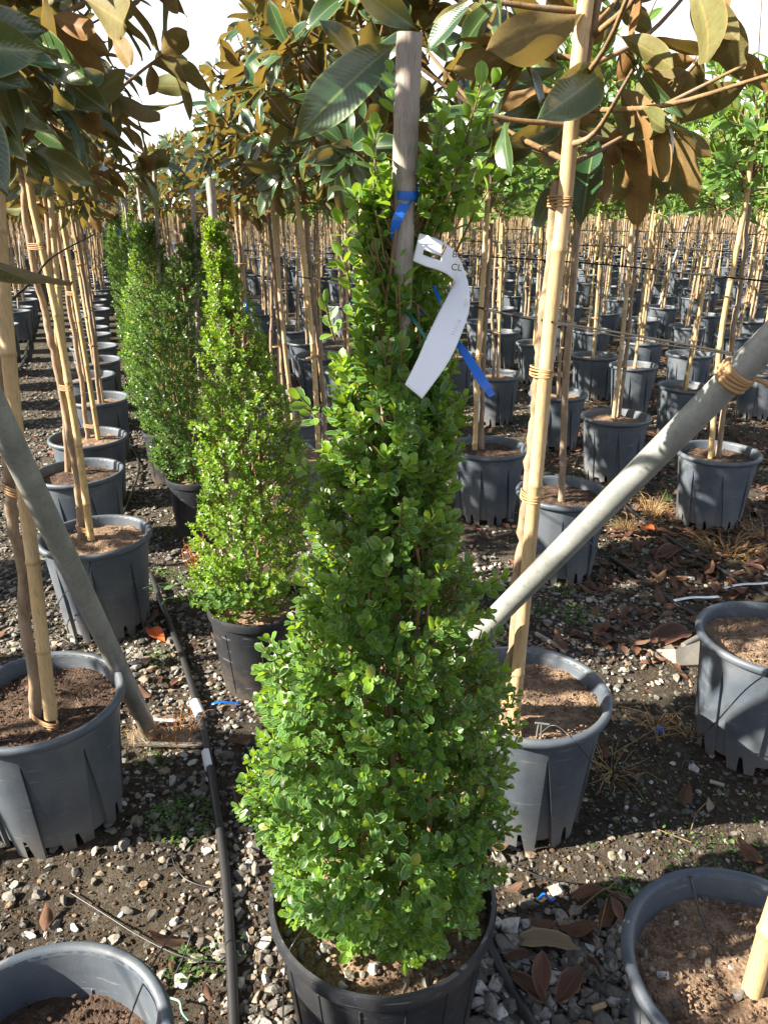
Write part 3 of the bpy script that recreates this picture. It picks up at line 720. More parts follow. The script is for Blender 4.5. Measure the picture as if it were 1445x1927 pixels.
T('C4', 'potted_magnolia', 'potted tree', 'mag', base_xy(545, 790), px_line([(540, 800), (528, 640), (505, 400)], y0), px_line([(553, 800), (535, 640), (514, 400), (508, 330)], y0 - .03),
  'potted magnolia with a leaning cane right beside the light green boxwood', 115, dict(base=WY(505, 385, y0), r=.44, up=(0, 0, .8), kw=CK), crumbs=0, group=GM)
# ---- rows further right (green leaved trees)
p = base_xy(1452, 1200)
T('D0', 'potted_evergreen_tree', 'potted tree', 'pho', p, [(p[0] + .04, p[1], .3), (p[0] + .06, p[1], 1.55)], [(p[0] + .07, p[1], .3), (p[0] + .10, p[1], 1.9)],
  'tree in the pale sunlit grey pot cut by the right edge above the metal bracket', 121, dict(base=(p[0] + .25, p[1], 1.72), r=.30, up=(0, 0, .5), kw=dict(nbr=14)), crumbs=1300, group=GP)
y0 = YB(1055, 942)
T('D1', 'potted_evergreen_tree', 'potted tree', 'pho', base_xy(1060, 927), px_line([(1054, 942), (1066, 700), (1080, 500), (1095, 330)], y0), px_line([(1056, 930), (1068, 700), (1084, 500), (1100, 300)], y0 + .03),
  'potted tree with a thin grey stem, its pot behind the right slanting pipe', 122, dict(base=WY(1090, 345, y0), r=.36, up=(0, 0, .6), kw=dict(nbr=36)), soil='soild', crumbs=200, stake_r=.009, group=GP)
y0 = YB(895, 846)
T('D2', 'potted_evergreen_tree', 'potted tree', 'pho', base_xy(918, 843), px_line([(906, 846), (910, 650), (922, 420)], y0), px_line([(893, 846), (901, 650), (915, 420), (920, 330)], y0 - .03),
  'potted tree whose grey pot touches the right side of the big boxwood', 123, dict(base=WY(922, 400, y0), r=.36, up=(0, 0, .6), kw=dict(nbr=36)), soil='soild', crumbs=200, ties=(.9,), group=GP)
y0 = YB(1342, 862)
T('E0', 'potted_evergreen_tree', 'potted tree', 'pho', base_xy(1352, 852), px_line([(1350, 862), (1378, 640), (1395, 520), (1410, 385)], y0), px_line([(1336, 862), (1355, 640), (1380, 500), (1402, 385), (1412, 300)], y0 - .03),
  'potted tree in the grey pot at the right beyond the pipe, green leaves above', 124, dict(base=WY(1408, 375, y0), r=.44, up=(0, 0, .66), kw=dict(nbr=50)), soil='soild', crumbs=200, ties=(.8, 1.3), group=GP)
y0 = YB(1160, 785)
T('E1', 'potted_evergreen_tree', 'potted tree', 'pho', base_xy(1160, 785), px_line([(1163, 788), (1180, 640), (1200, 420)], y0), px_line([(1154, 788), (1170, 640), (1190, 420), (1200, 300)], y0 - .03),
  'potted tree in the dark grey pot just above the middle of the right pipe', 125, dict(base=WY(1200, 375, y0), r=.40, up=(0, 0, .62), kw=dict(nbr=40)), crumbs=200, ties=(.7, 1.2), group=GP)

# ------------------------------------------------------------------ rows of trees further off
def tree_template(kind, seed):
    rg = np.random.default_rng(seed)
    root = bpy.data.objects.new('potted_magnolia' if kind == 'mag' else 'potted_evergreen_tree', None); parts = []
    pot = bpy.data.objects.new('pot', ME_POT); rim = bpy.data.objects.new('rim', ME_RIM)
    soil = bpy.data.objects.new('soil', soil_mesh(.197, .36, M['soil' if rg.random() < .6 else 'soild'], seed, rings=6, seg=24))
    lx, ly = rg.uniform(-.09, .09, 2); dx, dy = rg.uniform(-.03, .03, 2)
    Tt = [(lx * .3, ly * .3, .35), (lx * .7 + dx, ly * .7 + dy, .95), (lx, ly, 1.58)]
    Ss = [(lx * .3 + .03, ly * .3 - .02, .35), (lx + .02, ly - .02, 1.8)]
    tr = bpy.data.objects.new('trunk', trunk_mesh(Tt, .0145, .010, rg, 7)); st = bpy.data.objects.new('stake', bamboo_mesh(Ss, .0125, rg, 8))
    if kind == 'mag': br, P, Rm, S_, rv = crown_magnolia(rg, (lx, ly, 1.60), (lx, ly, 2.32), .44, nbr=16, per=(6, 9))
    else: br, P, Rm, S_, rv = crown_photinia(rg, (lx, ly, 1.58), (lx, ly, 2.12), .41, nbr=32, per=9)
    mb = MB(); mt = M['mag'] if kind == 'mag' else M['pho']
    scatter(mb, MAG_LO if kind == 'mag' else PHO_LO, P, S_, Rm, rv)
    for pts, r0, r1 in br: tube(mb, pts, np.linspace(r0, r1, len(pts)), 4, cap=False, mat=1)
    cr = bpy.data.objects.new('crown', mb.mesh('crown', [mt, M['twig']]))
    c = unit(np.array([.03, -.02, 0])); ties = []
    for z in (.75, 1.25):
        mb2 = MB(); a = np.linspace(0, 6.283, 13); f = (z - .3) / 1.3
        cx, cy = lx * (.3 + .7 * f) + .017, ly * (.3 + .7 * f) - .012
        tube(mb2, np.stack([cx + np.cos(a) * .034, cy + np.sin(a) * .028, np.full(13, z)], -1), .005, 5, cap=False); ties.append(bpy.data.objects.new('tie', mb2.mesh('tie', M['tie'])))
    return root, [(pot, [rim]), (soil, []), (tr, []), (st, []), (cr, [])] + [(t, []) for t in ties]
TPL = {'mag': [tree_template('mag', 200 + k) for k in range(5)], 'pho': [tree_template('pho', 300 + k) for k in range(5)]}
def place_tree(kind, x, y, rz, s, label, group, k):
    root, parts = TPL[kind][k % 5]
    r = root.copy(); COL.objects.link(r); k2 = rnd.uniform(.88, 1.04); r.location = (x, y, GL); r.rotation_euler = (rnd.uniform(-.02, .02), rnd.uniform(-.025, .025), rz); r.scale = (k2, k2, s)
    tag(r, label, 'potted tree', group)
    for p_, subs in parts:
        c = p_.copy(); COL.objects.link(c); c.parent = r
        for q in subs: d = q.copy(); COL.objects.link(d); d.parent = c
def inview(x, y, m=140):
    pp = np.array([[x, y, .2], [x, y, 1.9], [x, y, 1.0]]); a, b, d = proj(pp)
    return np.any((d > .3) & (a > -m) & (a < 1445 + m) & (b > -100) & (b < 2100))
cand = []
rows = [(-.22, 'mag', 5.37, 'left row'), (.93, 'mag', 5.05, 'row right of the boxwoods'), (1.84, 'pho', 4.35, 'second row right of the boxwoods'), (2.94, 'pho', 4.70, 'third row right of the boxwoods'), (4.05, 'pho', 4.43, 'fourth row right of the boxwoods'), (4.95, 'pho', 4.67, 'fifth row right of the boxwoods')]
rowname = ['sixth', 'seventh', 'eighth', 'ninth', 'tenth', 'eleventh', 'twelfth', 'thirteenth', 'fourteenth']
for k in range(75): rows.append((6.05 + 1.1 * k, 'pho', .2, (rowname[k] if k < len(rowname) else 'far') + ' row right of the boxwoods'))
for k in range(14): rows.append((-1.32 - 1.1 * k, 'mag', 6.5, ('row left of the big left pots' if k == 0 else ['second', 'third', 'fourth', 'fifth'][min(k - 1, 3)] + ' row out on the left')))
for off, kind, a0, nm in rows:
    a = a0; n = 0
    while a < 78:
        o = off + rnd.uniform(-.11, .11); xy = RW(o, a + rnd.uniform(-.12, .12)); vis = inview(*xy); dist = math.hypot(*xy)
        if vis and dist < 78: cand.append((dist, xy, kind, nm, off)); n += 1
        a += .76 + rnd.uniform(-.05, .05)
cand.sort(key=lambda c: c[0])
NIND = 280
cnt = {}
CNT0 = {'left row': 5, 'row right of the boxwoods': 5, 'second row right of the boxwoods': 3, 'third row right of the boxwoods': 2}
for i, (dist, xy, kind, nm, off) in enumerate(cand[:NIND]):
    n = cnt.get(nm, CNT0.get(nm, 0)); cnt[nm] = n + 1
    sp = 'magnolia' if kind == 'mag' else 'green leaved tree'
    if n < 20: lab = '%s, %s from the camera in the %s' % (sp, ordw[n], nm)
    else: lab = 'small distant %s far down the %s' % (sp, nm)
    place_tree(kind, xy[0], xy[1], rnd.uniform(0, 6.28), rnd.uniform(.95, 1.06), lab, GM if kind == 'mag' else GP, rnd.randrange(5))
# beyond: one mass
def far_mass(items, name, label):
    mb = MB()
    for kind in ('mag', 'pho'):
        it = [c for c in items if c[2] == kind]
        if not it: continue
        X = np.array([[c[1][0], c[1][1], GL] for c in it]); D = np.array([c[0] for c in it]); N = len(it)
        a = np.arange(10) * .62832
        prof = [(.165, .03), (.205, .385), (.22, .39), (.22, .41), (.20, .41), (.19, .36), (.01, .365)]
        pv = np.array([[r * math.cos(t), r * math.sin(t), z] for r, z in prof for t in a]); n = 10
        pf = lambda k: np.array([(k * n + j, k * n + (j + 1) % n, (k + 1) * n + (j + 1) % n, (k + 1) * n + j) for j in range(n)])
        pff = np.vstack([pf(k) for k in range(5)]); sf = pf(5)
        V = (X[:, None] + pv[None]).reshape(-1, 3)
        base = (np.arange(N) * len(pv))[:, None, None]
        mb.add(V, (pff[None] + base).reshape(-1, 4), None, 0)
        mb.add(V, (sf[None] + base).reshape(-1, 4), None, 1)
        for mat, (ox, rr) in ((2, (0, .012)), (3, (.035, .012))):
            q = np.array([(math.cos(t) * rr, math.sin(t) * rr) for t in (0, 2.1, 4.2)])
            lean = R8.uniform(-.06, .06, (N, 2)); bot = np.concatenate([q[None] + X[:, None, :2] + [ox, 0], np.full((N, 3, 1), .29)], -1)
            top = np.concatenate([q[None] + X[:, None, :2] + [ox, 0] + lean[:, None], np.full((N, 3, 1), 1.7)], -1)
            vv = np.concatenate([bot, top], 1).reshape(-1, 3); ff = np.array([(0, 1, 4, 3), (1, 2, 5, 4), (2, 0, 3, 5)])
            lu = np.zeros((N, 6, 3)); lu[:, 3:, 1] = 1.4; lu[..., 2] = R8.random((N, 1))
            mb.add(vv, (ff[None] + (np.arange(N) * 6)[:, None, None]).reshape(-1, 4), lu.reshape(-1, 3), mat)
        for lo, hi, nl, sc in ((0, 24, 70, .15), (24, 45, 42, .19), (45, 999, 26, .25)):
            s = np.where((D >= lo) & (D < hi))[0]
            if not len(s): continue
            m = len(s) * nl; C = np.repeat(X[s], nl, 0); d = unit(R8.normal(size=(m, 3))); rr = R8.random((m, 1)) ** .4
            ht, cz = (.42, 1.98) if kind == 'mag' else (.38, 1.90)
            P = C + d * rr * np.array([.47, .47, ht]) + [0, 0, cz]
            A = d + R8.normal(size=(m, 3)) * .7; Nn = R8.normal(size=(m, 3)) * .8 + [0, 0, .8]
            scatter(mb, MAG_X, P, R8.uniform(.8, 1.2, m) * sc * (1 if kind == 'mag' else .78), leaf_frames(A, Nn), R8.random(m), 4 if kind == 'mag' else 5)
    o = build(mb, name, [M['pot'], M['soil'], M['bark'], M['bamboo'], M['mag'], M['pho']])
    tag(o, label, 'potted trees', None, 'stuff')
far_mass(cand[NIND:], 'distant_potted_trees', 'mass of far off potted trees with bamboo canes running to the horizon')

# ------------------------------------------------------------------ boxwoods
def bush(rg, zs, cx, cy, rr, nspr, leafL, axis_lean=None, inner=.2, step=.0075, npair=(5, 8)):
    """sprigs of opposite leaves covering a column whose radius over height is rr(zs)"""
    zs = np.array(zs); rr = np.array(rr); zz = np.linspace(zs[0], zs[-1], 400); w = np.interp(zz, zs, rr) + .07; w /= w.sum()
    P = []; A = []; Nn = []; S = []; RV = []; stems = []
    for i in range(nspr):
        z = rg.choice(zz, p=w); t = (z - zs[0]) / (zs[-1] - zs[0]); R = np.interp(z, zs, rr); az = rg.uniform(0, 6.283)
        inn = rg.random() < inner
        lump = 1 + .10 * math.sin(az * 3 + z * 9) + .07 * math.sin(az * 5 - z * 23)
        e = rg.uniform(.25, .95) + t * .45; d = np.array([math.cos(az) * math.cos(e), math.sin(az) * math.cos(e), math.sin(e)])
        n = rg.integers(npair[0], npair[1] + 1); L = n * step
        rtip = R * lump * (rg.uniform(.35, .75) if inn else rg.uniform(.80, 1.06)) 
        c = np.array([np.interp(z, zs, cx), np.interp(z, zs, cy), z])
        tip = c + np.array([math.cos(az), math.sin(az), 0]) * rtip; p0 = tip - d * L
        stems.append((np.array([p0 - d * .01 - np.array([math.cos(az), math.sin(az), 1.0]) * .012, p0, tip])))
        ph0 = rg.uniform(0, 1.57); ref = unit(np.cross(d, [.2, .1, 1.0])); r2 = np.cross(d, ref); vig = rg.uniform(.75, 1.15); young = rg.random() ** 2.2
        for k in range(n):
            s = (k + .5) / n; p_ = p0 + d * L * s; ph = ph0 + k * 1.571
            for sg in (1, -1):
                sd = (ref * math.cos(ph) + r2 * math.sin(ph)) * sg; al = 1.15 - .65 * s + rg.uniform(-.2, .2)
                if k == n - 1: al = rg.uniform(.25, .55)
                P.append(p_); A.append(d * math.cos(al) + sd * math.sin(al) + rg.normal(size=3) * .1)
                Nn.append(d * math.sin(al) - sd * math.cos(al) + rg.normal(size=3) * .22 + np.array([0, 0, .15]))
                S.append(leafL * vig * (1.05 - .35 * abs(s - .45) * 2 * .6) * rg.uniform(.68, 1.2) * (.7 if k == n - 1 else 1)); RV.append(1.0 if rg.random() < .008 else min(.975, max(0, young * .75 + s * .25 + rg.uniform(-.08, .08) + (t ** 3) * .35)))
    return np.array(P), leaf_frames(np.array(A), np.array(Nn)), np.array(S), np.array(RV), stems

def boxwood(label, pot_xy, prof, nspr, leafL, mat, tm, seed, nobj=0, potr=.19, potH=.33, stake=None, stake_r=.012, extra=None, black=True, near=False, leaves=None, inner=.2, step=.0075):
    rg = np.random.default_rng(seed); o0 = np.array([*pot_xy, GL]); zs, cx, cy, rr = prof; zs = np.array(zs) - GL; prof = (zs, cx, cy, rr)
    root = link('potted_boxwood', None, None, (*pot_xy, GL)); tag(root, label, 'potted shrub', 'cone-shaped boxwoods in black pots')
    mbp = MB(); lathe(mbp, [(.001, .002), (potr * .78, .002), (potr * .80, .02), (potr * .94, potH - .05), (potr * .955, potH - .012)], 64); lathe(mbp, [(potr * .945, potH - .012), (potr * .92, potH - .06), (potr * .9, potH - .1)], 64)
    for k in range(16 if near else 8):
        a = k * 6.283 / (16 if near else 8) + .2; tube(mbp, [(math.cos(a) * potr * .802, math.sin(a) * potr * .802, .02), (math.cos(a) * potr * .938, math.sin(a) * potr * .938, potH - .055)], .0022, 5)
    p_ = link('pot', mbp.mesh('pot', M['potb'], True, 40), root)
    mbr = MB(); lathe(mbr, [(potr * .955, potH - .035), (potr * 1.0, potH - .030), (potr * 1.01, potH - .010), (potr * .995, potH - .001), (potr * .965, potH + .001), (potr * .945, potH - .008), (potr * .94, potH - .02)], 72)
    link('rim', mbr.mesh('rim', M['potb'], True, 50), p_)
    link('soil', soil_mesh(potr * .925, potH - .045, M['soil'], seed, amp=.012), root)
    zs, cx, cy, rr = prof; cx = np.array(cx) - pot_xy[0]; cy = np.array(cy) - pot_xy[1]
    P, Rm, S, RV, stems = bush(rg, zs, cx, cy, rr, nspr, leafL, inner=inner, step=step)
    if near:
        pass
    if extra is not None:
        P2, R2, S2, V2, st2 = extra(rg, o0, leafL); P = np.vstack([P, P2]); Rm = np.concatenate([Rm, R2]); S = np.concatenate([S, S2]); RV = np.concatenate([RV, V2]); stems += st2
    if near:      # the tag hangs free in front of the leaves, the cane stands free at the top
        Pc = P + Rm[:, :, 1] * S[:, None] * .5 + o0; qx, qy, qd = proj(Pc)
        k = ~((qx > 775) & (qx < 905) & (qy > 432) & (qy < 760) & (qx > 1180 - qy * .82) & (qx < 1000 - (qy - 560).clip(0) * .55) & (qd < .935 * Y0 / .967)) & ~((qx > 735) & (qx < 790) & (qy < 470) & (qd < .93 * Y0 / .967))
        k |= (rg.random(len(k)) < .04); tg = WD(815, 600, .88 * Y0 / .967)
        for q_ in (WD(850, 540, .90 * Y0 / .967), tg, WD(790, 690, .87 * Y0 / .967)):
            dv = Pc - q_; t_ = dv @ TS; k &= ~((t_ > .0) & (np.linalg.norm(dv - t_[:, None] * TS, axis=1) < .035) & (rg.random(len(k)) > .12))
        P, Rm, S, RV = P[k], Rm[k], S[k], RV[k]
        st = np.array([s_[-1] for s_ in stems]) + o0; qx, qy, qd = proj(st)
        bad = ((qx > 770) & (qx < 905) & (qy > 425) & (qy < 770) & (qd < .95 * Y0 / .967)) | ((qx > 725) & (qx < 800) & (qy < 500) & (qd < .95 * Y0 / .967))
        stems = [s_ for s_, b__ in zip(stems, bad) if not b__]
    mb = MB()
    for s in stems: tube(mb, s, [.0018, .0015, .0009], 4 if near else 3, cap=False)
    for k in range(9 if near else 5):       # woody main stems
        a = rg.uniform(0, 6.283); q = []
        for z in np.linspace(potH - .05, zs[-1] * rg.uniform(.7, .97), 9):
            R = np.interp(z, zs, rr) * (.15 + .35 * math.sin(k * 1.7) ** 2); q.append((np.interp(z, zs, cx) + math.cos(a) * R + rg.normal() * .006, np.interp(z, zs, cy) + math.sin(a) * R + rg.normal() * .006, z))
        tube(mb, catmull(q, 3), np.linspace(.006, .002, 25), 6, cap=False)
    link('stems', mb.mesh('stems', M['twig']), root)
    dist = np.linalg.norm(P + o0 - np.array([0, 0, CAMH]), axis=1) - 0; order = np.argsort(dist / S)
    mbf = MB(); rest = order[nobj:]; scatter(mbf, tm, P[rest], S[rest], Rm[rest], RV[rest]); f = build(mbf, 'foliage', M[mat], root); f['kind'] = 'stuff'
    if nobj: leaf_objects(BOX_HI if near else tm, M[mat], P, Rm, S, RV, f, order[:nobj])
    if stake is not None:
        S_ = np.array(stake) - o0; link('stake', bamboo_mesh(S_, stake_r, rg, 16, True), root)
    return root

pB = WZ(720, 1674, .33)[:2]; Y0 = pB[1]
prof_px = [(1450, 462, 975), (1370, 470, 965), (1300, 470, 945), (1200, 497, 930), (1100, 540, 925), (1000, 560, 897), (900, 580, 893), (800, 592, 893), (700, 608, 882), (600, 632, 880), (500, 645, 865), (430, 650, 858), (360, 670, 850), (300, 690, 845)]
zs, cx, cy, rr = [], [], [], []
for y, l, r_ in prof_px:
    w = WY((l + r_) / 2, y, Y0); dep = Y0 / ray(0, y)[1]; zs.append(w[2]); cx.append(w[0]); cy.append(Y0); rr.append((r_ - l) / 2 * dep / F * .97)
rr = [r_ * (1 - .13 * min(1, max(0, (z2 - .85) / .25))) for z2, r_ in zip(zs, rr)]; zs = [.33, .39, .45, .52, .60] + zs; cx = [cx[0]] * 5 + cx; cy = [Y0] * 5 + cy; rr = [.15, .18, .21, .235, .25] + rr
def spray(rg, o0, leafL):
    """long shoots that stand out of the crown at the top"""
    P = []; A = []; N = []; S = []; V = []; st = []
    shoots = [((760, 440), (735, 135)), ((700, 480), (706, 250)), ((720, 420), (650, 355)), ((800, 470), (805, 350)), ((820, 470), (870, 330)), ((830, 420), (905, 160)), ((850, 330), (928, 155)), ((800, 430), (860, 250)),
              ((830, 480), (905, 330)), ((690, 540), (640, 420)), ((740, 560), (760, 500)), ((790, 380), (830, 230)), ((850, 420), (900, 240)), ((730, 380), (700, 270)), ((840, 380), (890, 195)), ((820, 330), (845, 185)), ((630, 640), (612, 570)),
              ((700, 560), (668, 380)), ((860, 470), (930, 340)), ((900, 1120), (945, 1085)), ((600, 800), (565, 745)), ((590, 900), (555, 860)), ((860, 330), (915, 250)), ((745, 460), (722, 330)), ((660, 560), (640, 480))]
    for (b, t_) in shoots:
        p0 = WY(b[0], b[1], Y0 + rg.uniform(-.05, .05)) - o0; p1 = WY(t_[0], t_[1], Y0 + rg.uniform(-.07, .05)) - o0
        L = np.linalg.norm(p1 - p0); d = unit(p1 - p0); n = max(3, int(L / .0135)); st.append(np.array([p0, (p0 + p1) / 2 + rg.normal(size=3) * .004, p1])); ref = unit(np.cross(d, [.2, .1, 1.0])); r2 = np.cross(d, ref); ph0 = rg.uniform(0, 1.5)
        for k in range(n):
            s = (k + .8) / n; ph = ph0 + k * 1.571
            for sg in (1, -1):
                if rg.random() < .12: continue
                sd = (ref * math.cos(ph) + r2 * math.sin(ph)) * sg; al = rg.uniform(.7, 1.1) if k < n - 1 else .35
                P.append(p0 + (p1 - p0) * s); A.append(d * math.cos(al) + sd * math.sin(al)); N.append(d * math.sin(al) - sd * math.cos(al) + rg.normal(size=3) * .25 + np.array([0, 0, .2])); S.append(leafL * rg.uniform(.85, 1.25)); V.append(rg.uniform(.45, 1))
    return np.array(P), leaf_frames(np.array(A), np.array(N)), np.array(S), np.array(V), st
stk = [WY(722, 1700, Y0 + .0), WY(731, 1300, Y0), WY(742, 900, Y0), WY(755, 520, Y0 - .03), WY(772, 60, Y0 - .06)]
B0 = boxwood('big green boxwood cone in the middle with a white tag and a tall grey cane', (pB[0], pB[1]), (zs[::1], cx, cy, rr), 2100, .0222, 'box', BOX, 5, nobj=295, potr=.218, potH=.39, near=True, extra=spray, inner=.33, step=.0085)
# the cane of the big boxwood is a straight weathered pole, sawn off at the top
rgs = np.random.default_rng(77)
a_, b_ = np.array(WY(722, 1700, Y0 + .09)), np.array(WY(772, 62, Y0 - .03)); mb = MB()
ss = np.array(sorted([0, .25, .5, .9, 1] + [x for n0 in (.30, .64, .947) for x in (n0 - .006, n0 - .002, n0 + .002, n0 + .006)])); kk = [any(abs(s - n0) < .003 for n0 in (.30, .64, .947)) for s in ss]
pp = a_ + (b_ - a_) * ss[:, None]; pp[:, 0] += np.sin(ss * 6) * .003; tube(mb, pp - np.array([*pB, GL]), np.array([.0140 * (1.05 if k else 1) for k in kk]) * (1 + .12 * ss), 20, .3)
link('stake', mb.mesh('stake', M['stakeg'], True, 35), B0)

def prof_from(px, Y):
    z, x, y_, r_ = [], [], [], []
    for yy, l, r2 in px:
        w = WY((l + r2) / 2, yy, Y); dep = Y / ray(0, yy)[1]; z.append(w[2]); x.append(w[0]); y_.append(Y); r_.append((r2 - l) / 2 * dep / F * .95)
    return z, x, y_, r_
q = WZ(486, 1130, .27)[:2]
pf = prof_from([(1130, 385, 530), (1080, 372, 560), (1000, 375, 585), (900, 375, 575), (820, 378, 560), (750, 380, 540), (700, 385, 525), (650, 388, 505), (600, 385, 488), (550, 378, 470), (500, 375, 455), (450, 372, 436), (410, 378, 424)], q[1])
pf = (pf[0], pf[1], pf[2], [r_ * (1.12 if z2 < 1.3 else .85) for z2, r_ in zip(pf[0], pf[3])])
boxwood('bright yellow-green boxwood cone left of the big one, above a black pot', (q[0], q[1]), pf, 1750, .0165, 'box_l', BOX, 6, nobj=200, potr=.18, potH=.33, stake=[WY(455, 1120, q[1]), WY(396, 336, q[1])], stake_r=.0145, inner=.2, step=.0075)
q = WZ(372, 893, .27)[:2]
pf = prof_from([(895, 320, 430), (850, 290, 432), (800, 268, 430), (720, 248, 425), (650, 248, 420), (600, 262, 418), (550, 285, 410), (500, 310, 395), (450, 335, 380), (410, 350, 372)], q[1])
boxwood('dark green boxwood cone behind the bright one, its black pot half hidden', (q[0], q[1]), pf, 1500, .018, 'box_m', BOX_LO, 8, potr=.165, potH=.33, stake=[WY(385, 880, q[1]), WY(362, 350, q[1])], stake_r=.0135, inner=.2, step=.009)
# further ones in the same row: two shapes copied
z_ = np.linspace(.3, 1.5, 10)
def gen_box(seed, mat, s=1.0):
    rg = np.random.default_rng(seed); rr_ = .205 * s * np.interp(z_, [.3, .6, 1.0, 1.3, 1.5], [.8, 1.1, .95, .5, .25])
    return boxwood('x', (0, 0), (z_, z_ * 0 + rg.uniform(-.02, .02), z_ * 0, rr_), 900, .021, mat, BOX_LO, seed, potr=.165, potH=.33, stake=[(0, .03, .3), (rg.uniform(-.05, .05), 0, 1.75)], stake_r=.0125, step=.010)
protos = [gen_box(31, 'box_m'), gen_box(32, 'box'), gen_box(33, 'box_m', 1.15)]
words = ['fourth', 'fifth', 'sixth', 'seventh', 'eighth', 'ninth', 'tenth', 'eleventh', 'twelfth', 'thirteenth', 'fourteenth', 'fifteenth', 'sixteenth']
al = 4.75
for i in range(13):
    xy = RW(.27 + rnd.uniform(-.05, .05) - (.06 if i % 2 else 0), al); al += .9 + i * .08; src = protos[i % 3]
    if i < 3: o = src
    else:
        o = src.copy(); COL.objects.link(o)
        for ch in src.children:
            c = ch.copy(); COL.objects.link(c); c.parent = o
            for g2 in ch.children: d = g2.copy(); COL.objects.link(d); d.parent = c
    o.location = (xy[0], xy[1], GL); o.rotation_euler = (0, rnd.uniform(-.03, .03), rnd.uniform(0, 6.28)); o.scale = (1, 1, rnd.uniform(.95, 1.06))
    tag(o, 'boxwood cone %s from the camera in the row running to the distance' % words[i], 'potted shrub', 'cone-shaped boxwoods in black pots')

# pebbles lying on the soil of the big boxwood pot and of the bottom right pot
def stone_objs(parent, pts, sizes, seed, org=(0, 0, 0)):
    rg = np.random.default_rng(seed)
    for p_, s in zip(pts, sizes):
        o = link('stone', STM[rg.integers(0, len(STM))], parent, tuple(np.array(p_) - np.array(org))); o.scale = (s, s, s * rg.uniform(.8, 1.1)); o.rotation_euler = (rg.normal() * .3, rg.normal() * .3, rg.uniform(0, 6.28))
STM = []
for k in range(20):
    t = STONES_HI[k % 14]; mb = MB(); lu = np.zeros((len(t[0]), 3)); lu[:, 2] = [.2, .95, .5, .35, .7, .62, .9, .3, 1, .45][k % 10]; mb.add(t[0], t[1], lu); STM.append(mb.mesh('stone', M['stone'], True, 22))
rg = np.random.default_rng(5)
pts = []; szs = []
soil_bits(B0, .345, 1500, rg, 'soil', .2)
for k in range(110):
    a = rg.uniform(0, 6.283); r_ = .19 * math.sqrt(rg.uniform(.3, 1)); pts.append((pB[0] + r_ * math.cos(a), pB[1] + r_ * math.sin(a), .293)); szs.append(rg.uniform(.004, .015))
stone_objs(B0, pts, szs, 3, (*pB, GL))
c0 = trees['C0'].location
pts = []; szs = []
for (x, y, s) in [(1300, 1795, .013), (1250, 1835, .016), (1277, 1772, .006), (1325, 1690, .008), (1273, 1737, .007), (1282, 1745, .005), (1213, 1797, .012), (1222, 1822, .008), (1388, 1700, .007), (1330, 1808, .009), (1378, 1822, .009), (1420, 1795, .014), (1392, 1870, .012), (1270, 1888, .009), (1374, 1760, .006), (1400, 1660 + 60, .006), (1336, 1838, .007), (1352, 1875, .01)]:
    w = WZ(x, y, .300); pts.append(w); szs.append(s)
stone_objs(trees['C0'], pts, szs, 4, (c0[0], c0[1], GL))

# ------------------------------------------------------------------ gravel
def density(px, py, x, y):
    n = fbm(x * 2.2, y * 2.2, 21, 3); d = np.clip((n - .38) * 5, 0.28, 1.0)
    d = np.where((px < 290) & (py < 1350), 1.0, d)                       # gravel left of and between the pots
    d = np.where((px > 920) & (px < 1290) & (py > 1090) & (py < 1260), 1.0, d)
    d = np.where((px > 900) & (px < 1200) & (py > 1740), 1.0, d)
    d = np.where((px > 280) & (px < 430) & (py > 1050) & (py < 1500), .75, d)
    d = np.where((px > 1000) & (px < 1500) & (py > 1300) & (py < 1700), .42, d)
    d = np.where((px < 400) & (py > 1560), np.maximum(.10, d * .3), d)
    d = np.where((px > 420) & (px < 560) & (py > 1700), .6, d)
    return d
N = 105000
dep = R8.uniform(0, 1, N); Yr = .45 + 8.5 * dep ** 1.6; Xr = R8.uniform(-1, 1, N) * (.35 + Yr * .62)
pos = np.stack([Xr, Yr, gz(Xr, Yr)], -1); a_, b_, _d = proj(pos)
k = (R8.random(N) < density(a_, b_, Xr, Yr)) & (a_ > -150) & (a_ < 1600) & (b_ < 2150)
pos = pos[k]; _d = _d[k]; a_ = a_[k]; b_ = b_[k]; n = len(pos)
sz = np.exp(R8.normal(math.log(.0078), .5, n)); sz = np.clip(sz, .0035, .022); big = (a_ > 900) & (b_ > 1740) & (a_ < 1200); sz[big] *= 1.35
sz[(a_ < 300) & (b_ < 1350)] *= 1.2; m_ = (a_ > 1000) & (b_ > 1300) & (b_ < 1700); sz[m_] *= np.where(R8.random(m_.sum()) < .85, .55, 1.1)
rv = R8.random(n) ** 1.15; rv[(a_ < 300) & (b_ < 1200)] *= .62
pos[:, 2] += sz * .25
inv = (b_ < 1927) & (a_ > 0) & (a_ < 1445); appar = sz / _d * inv
order = np.argsort(-appar); rest = order[240:]
mb = MB(); far = (_d[rest] > 2.1) | (sz[rest] < .0075)
scatter(mb, STONES_HI, pos[rest][~far], sz[rest][~far], rand_rot((~far).sum(), .25), rv[rest][~far]); scatter(mb, STONES, pos[rest][far], sz[rest][far], rand_rot(far.sum(), .25), rv[rest][far])
gv = build(mb, 'gravel', M['stone'], None, True, 22); tag(gv, 'loose grey and white gravel scattered over the dark soil', 'gravel', None, 'stuff')
for i in order[:240]:
    k = int(np.argmin([abs([.2, .95, .5, .35, .7, .62, .9, .3, 1, .45][q % 10] - rv[i]) + R8.random() * .25 for q in range(20)]))
    o = link('stone', STM[k], ground, tuple(pos[i])); o.scale = (sz[i],) * 3; o.rotation_euler = (rnd.gauss(0, .25), rnd.gauss(0, .25), rnd.uniform(0, 6.28))
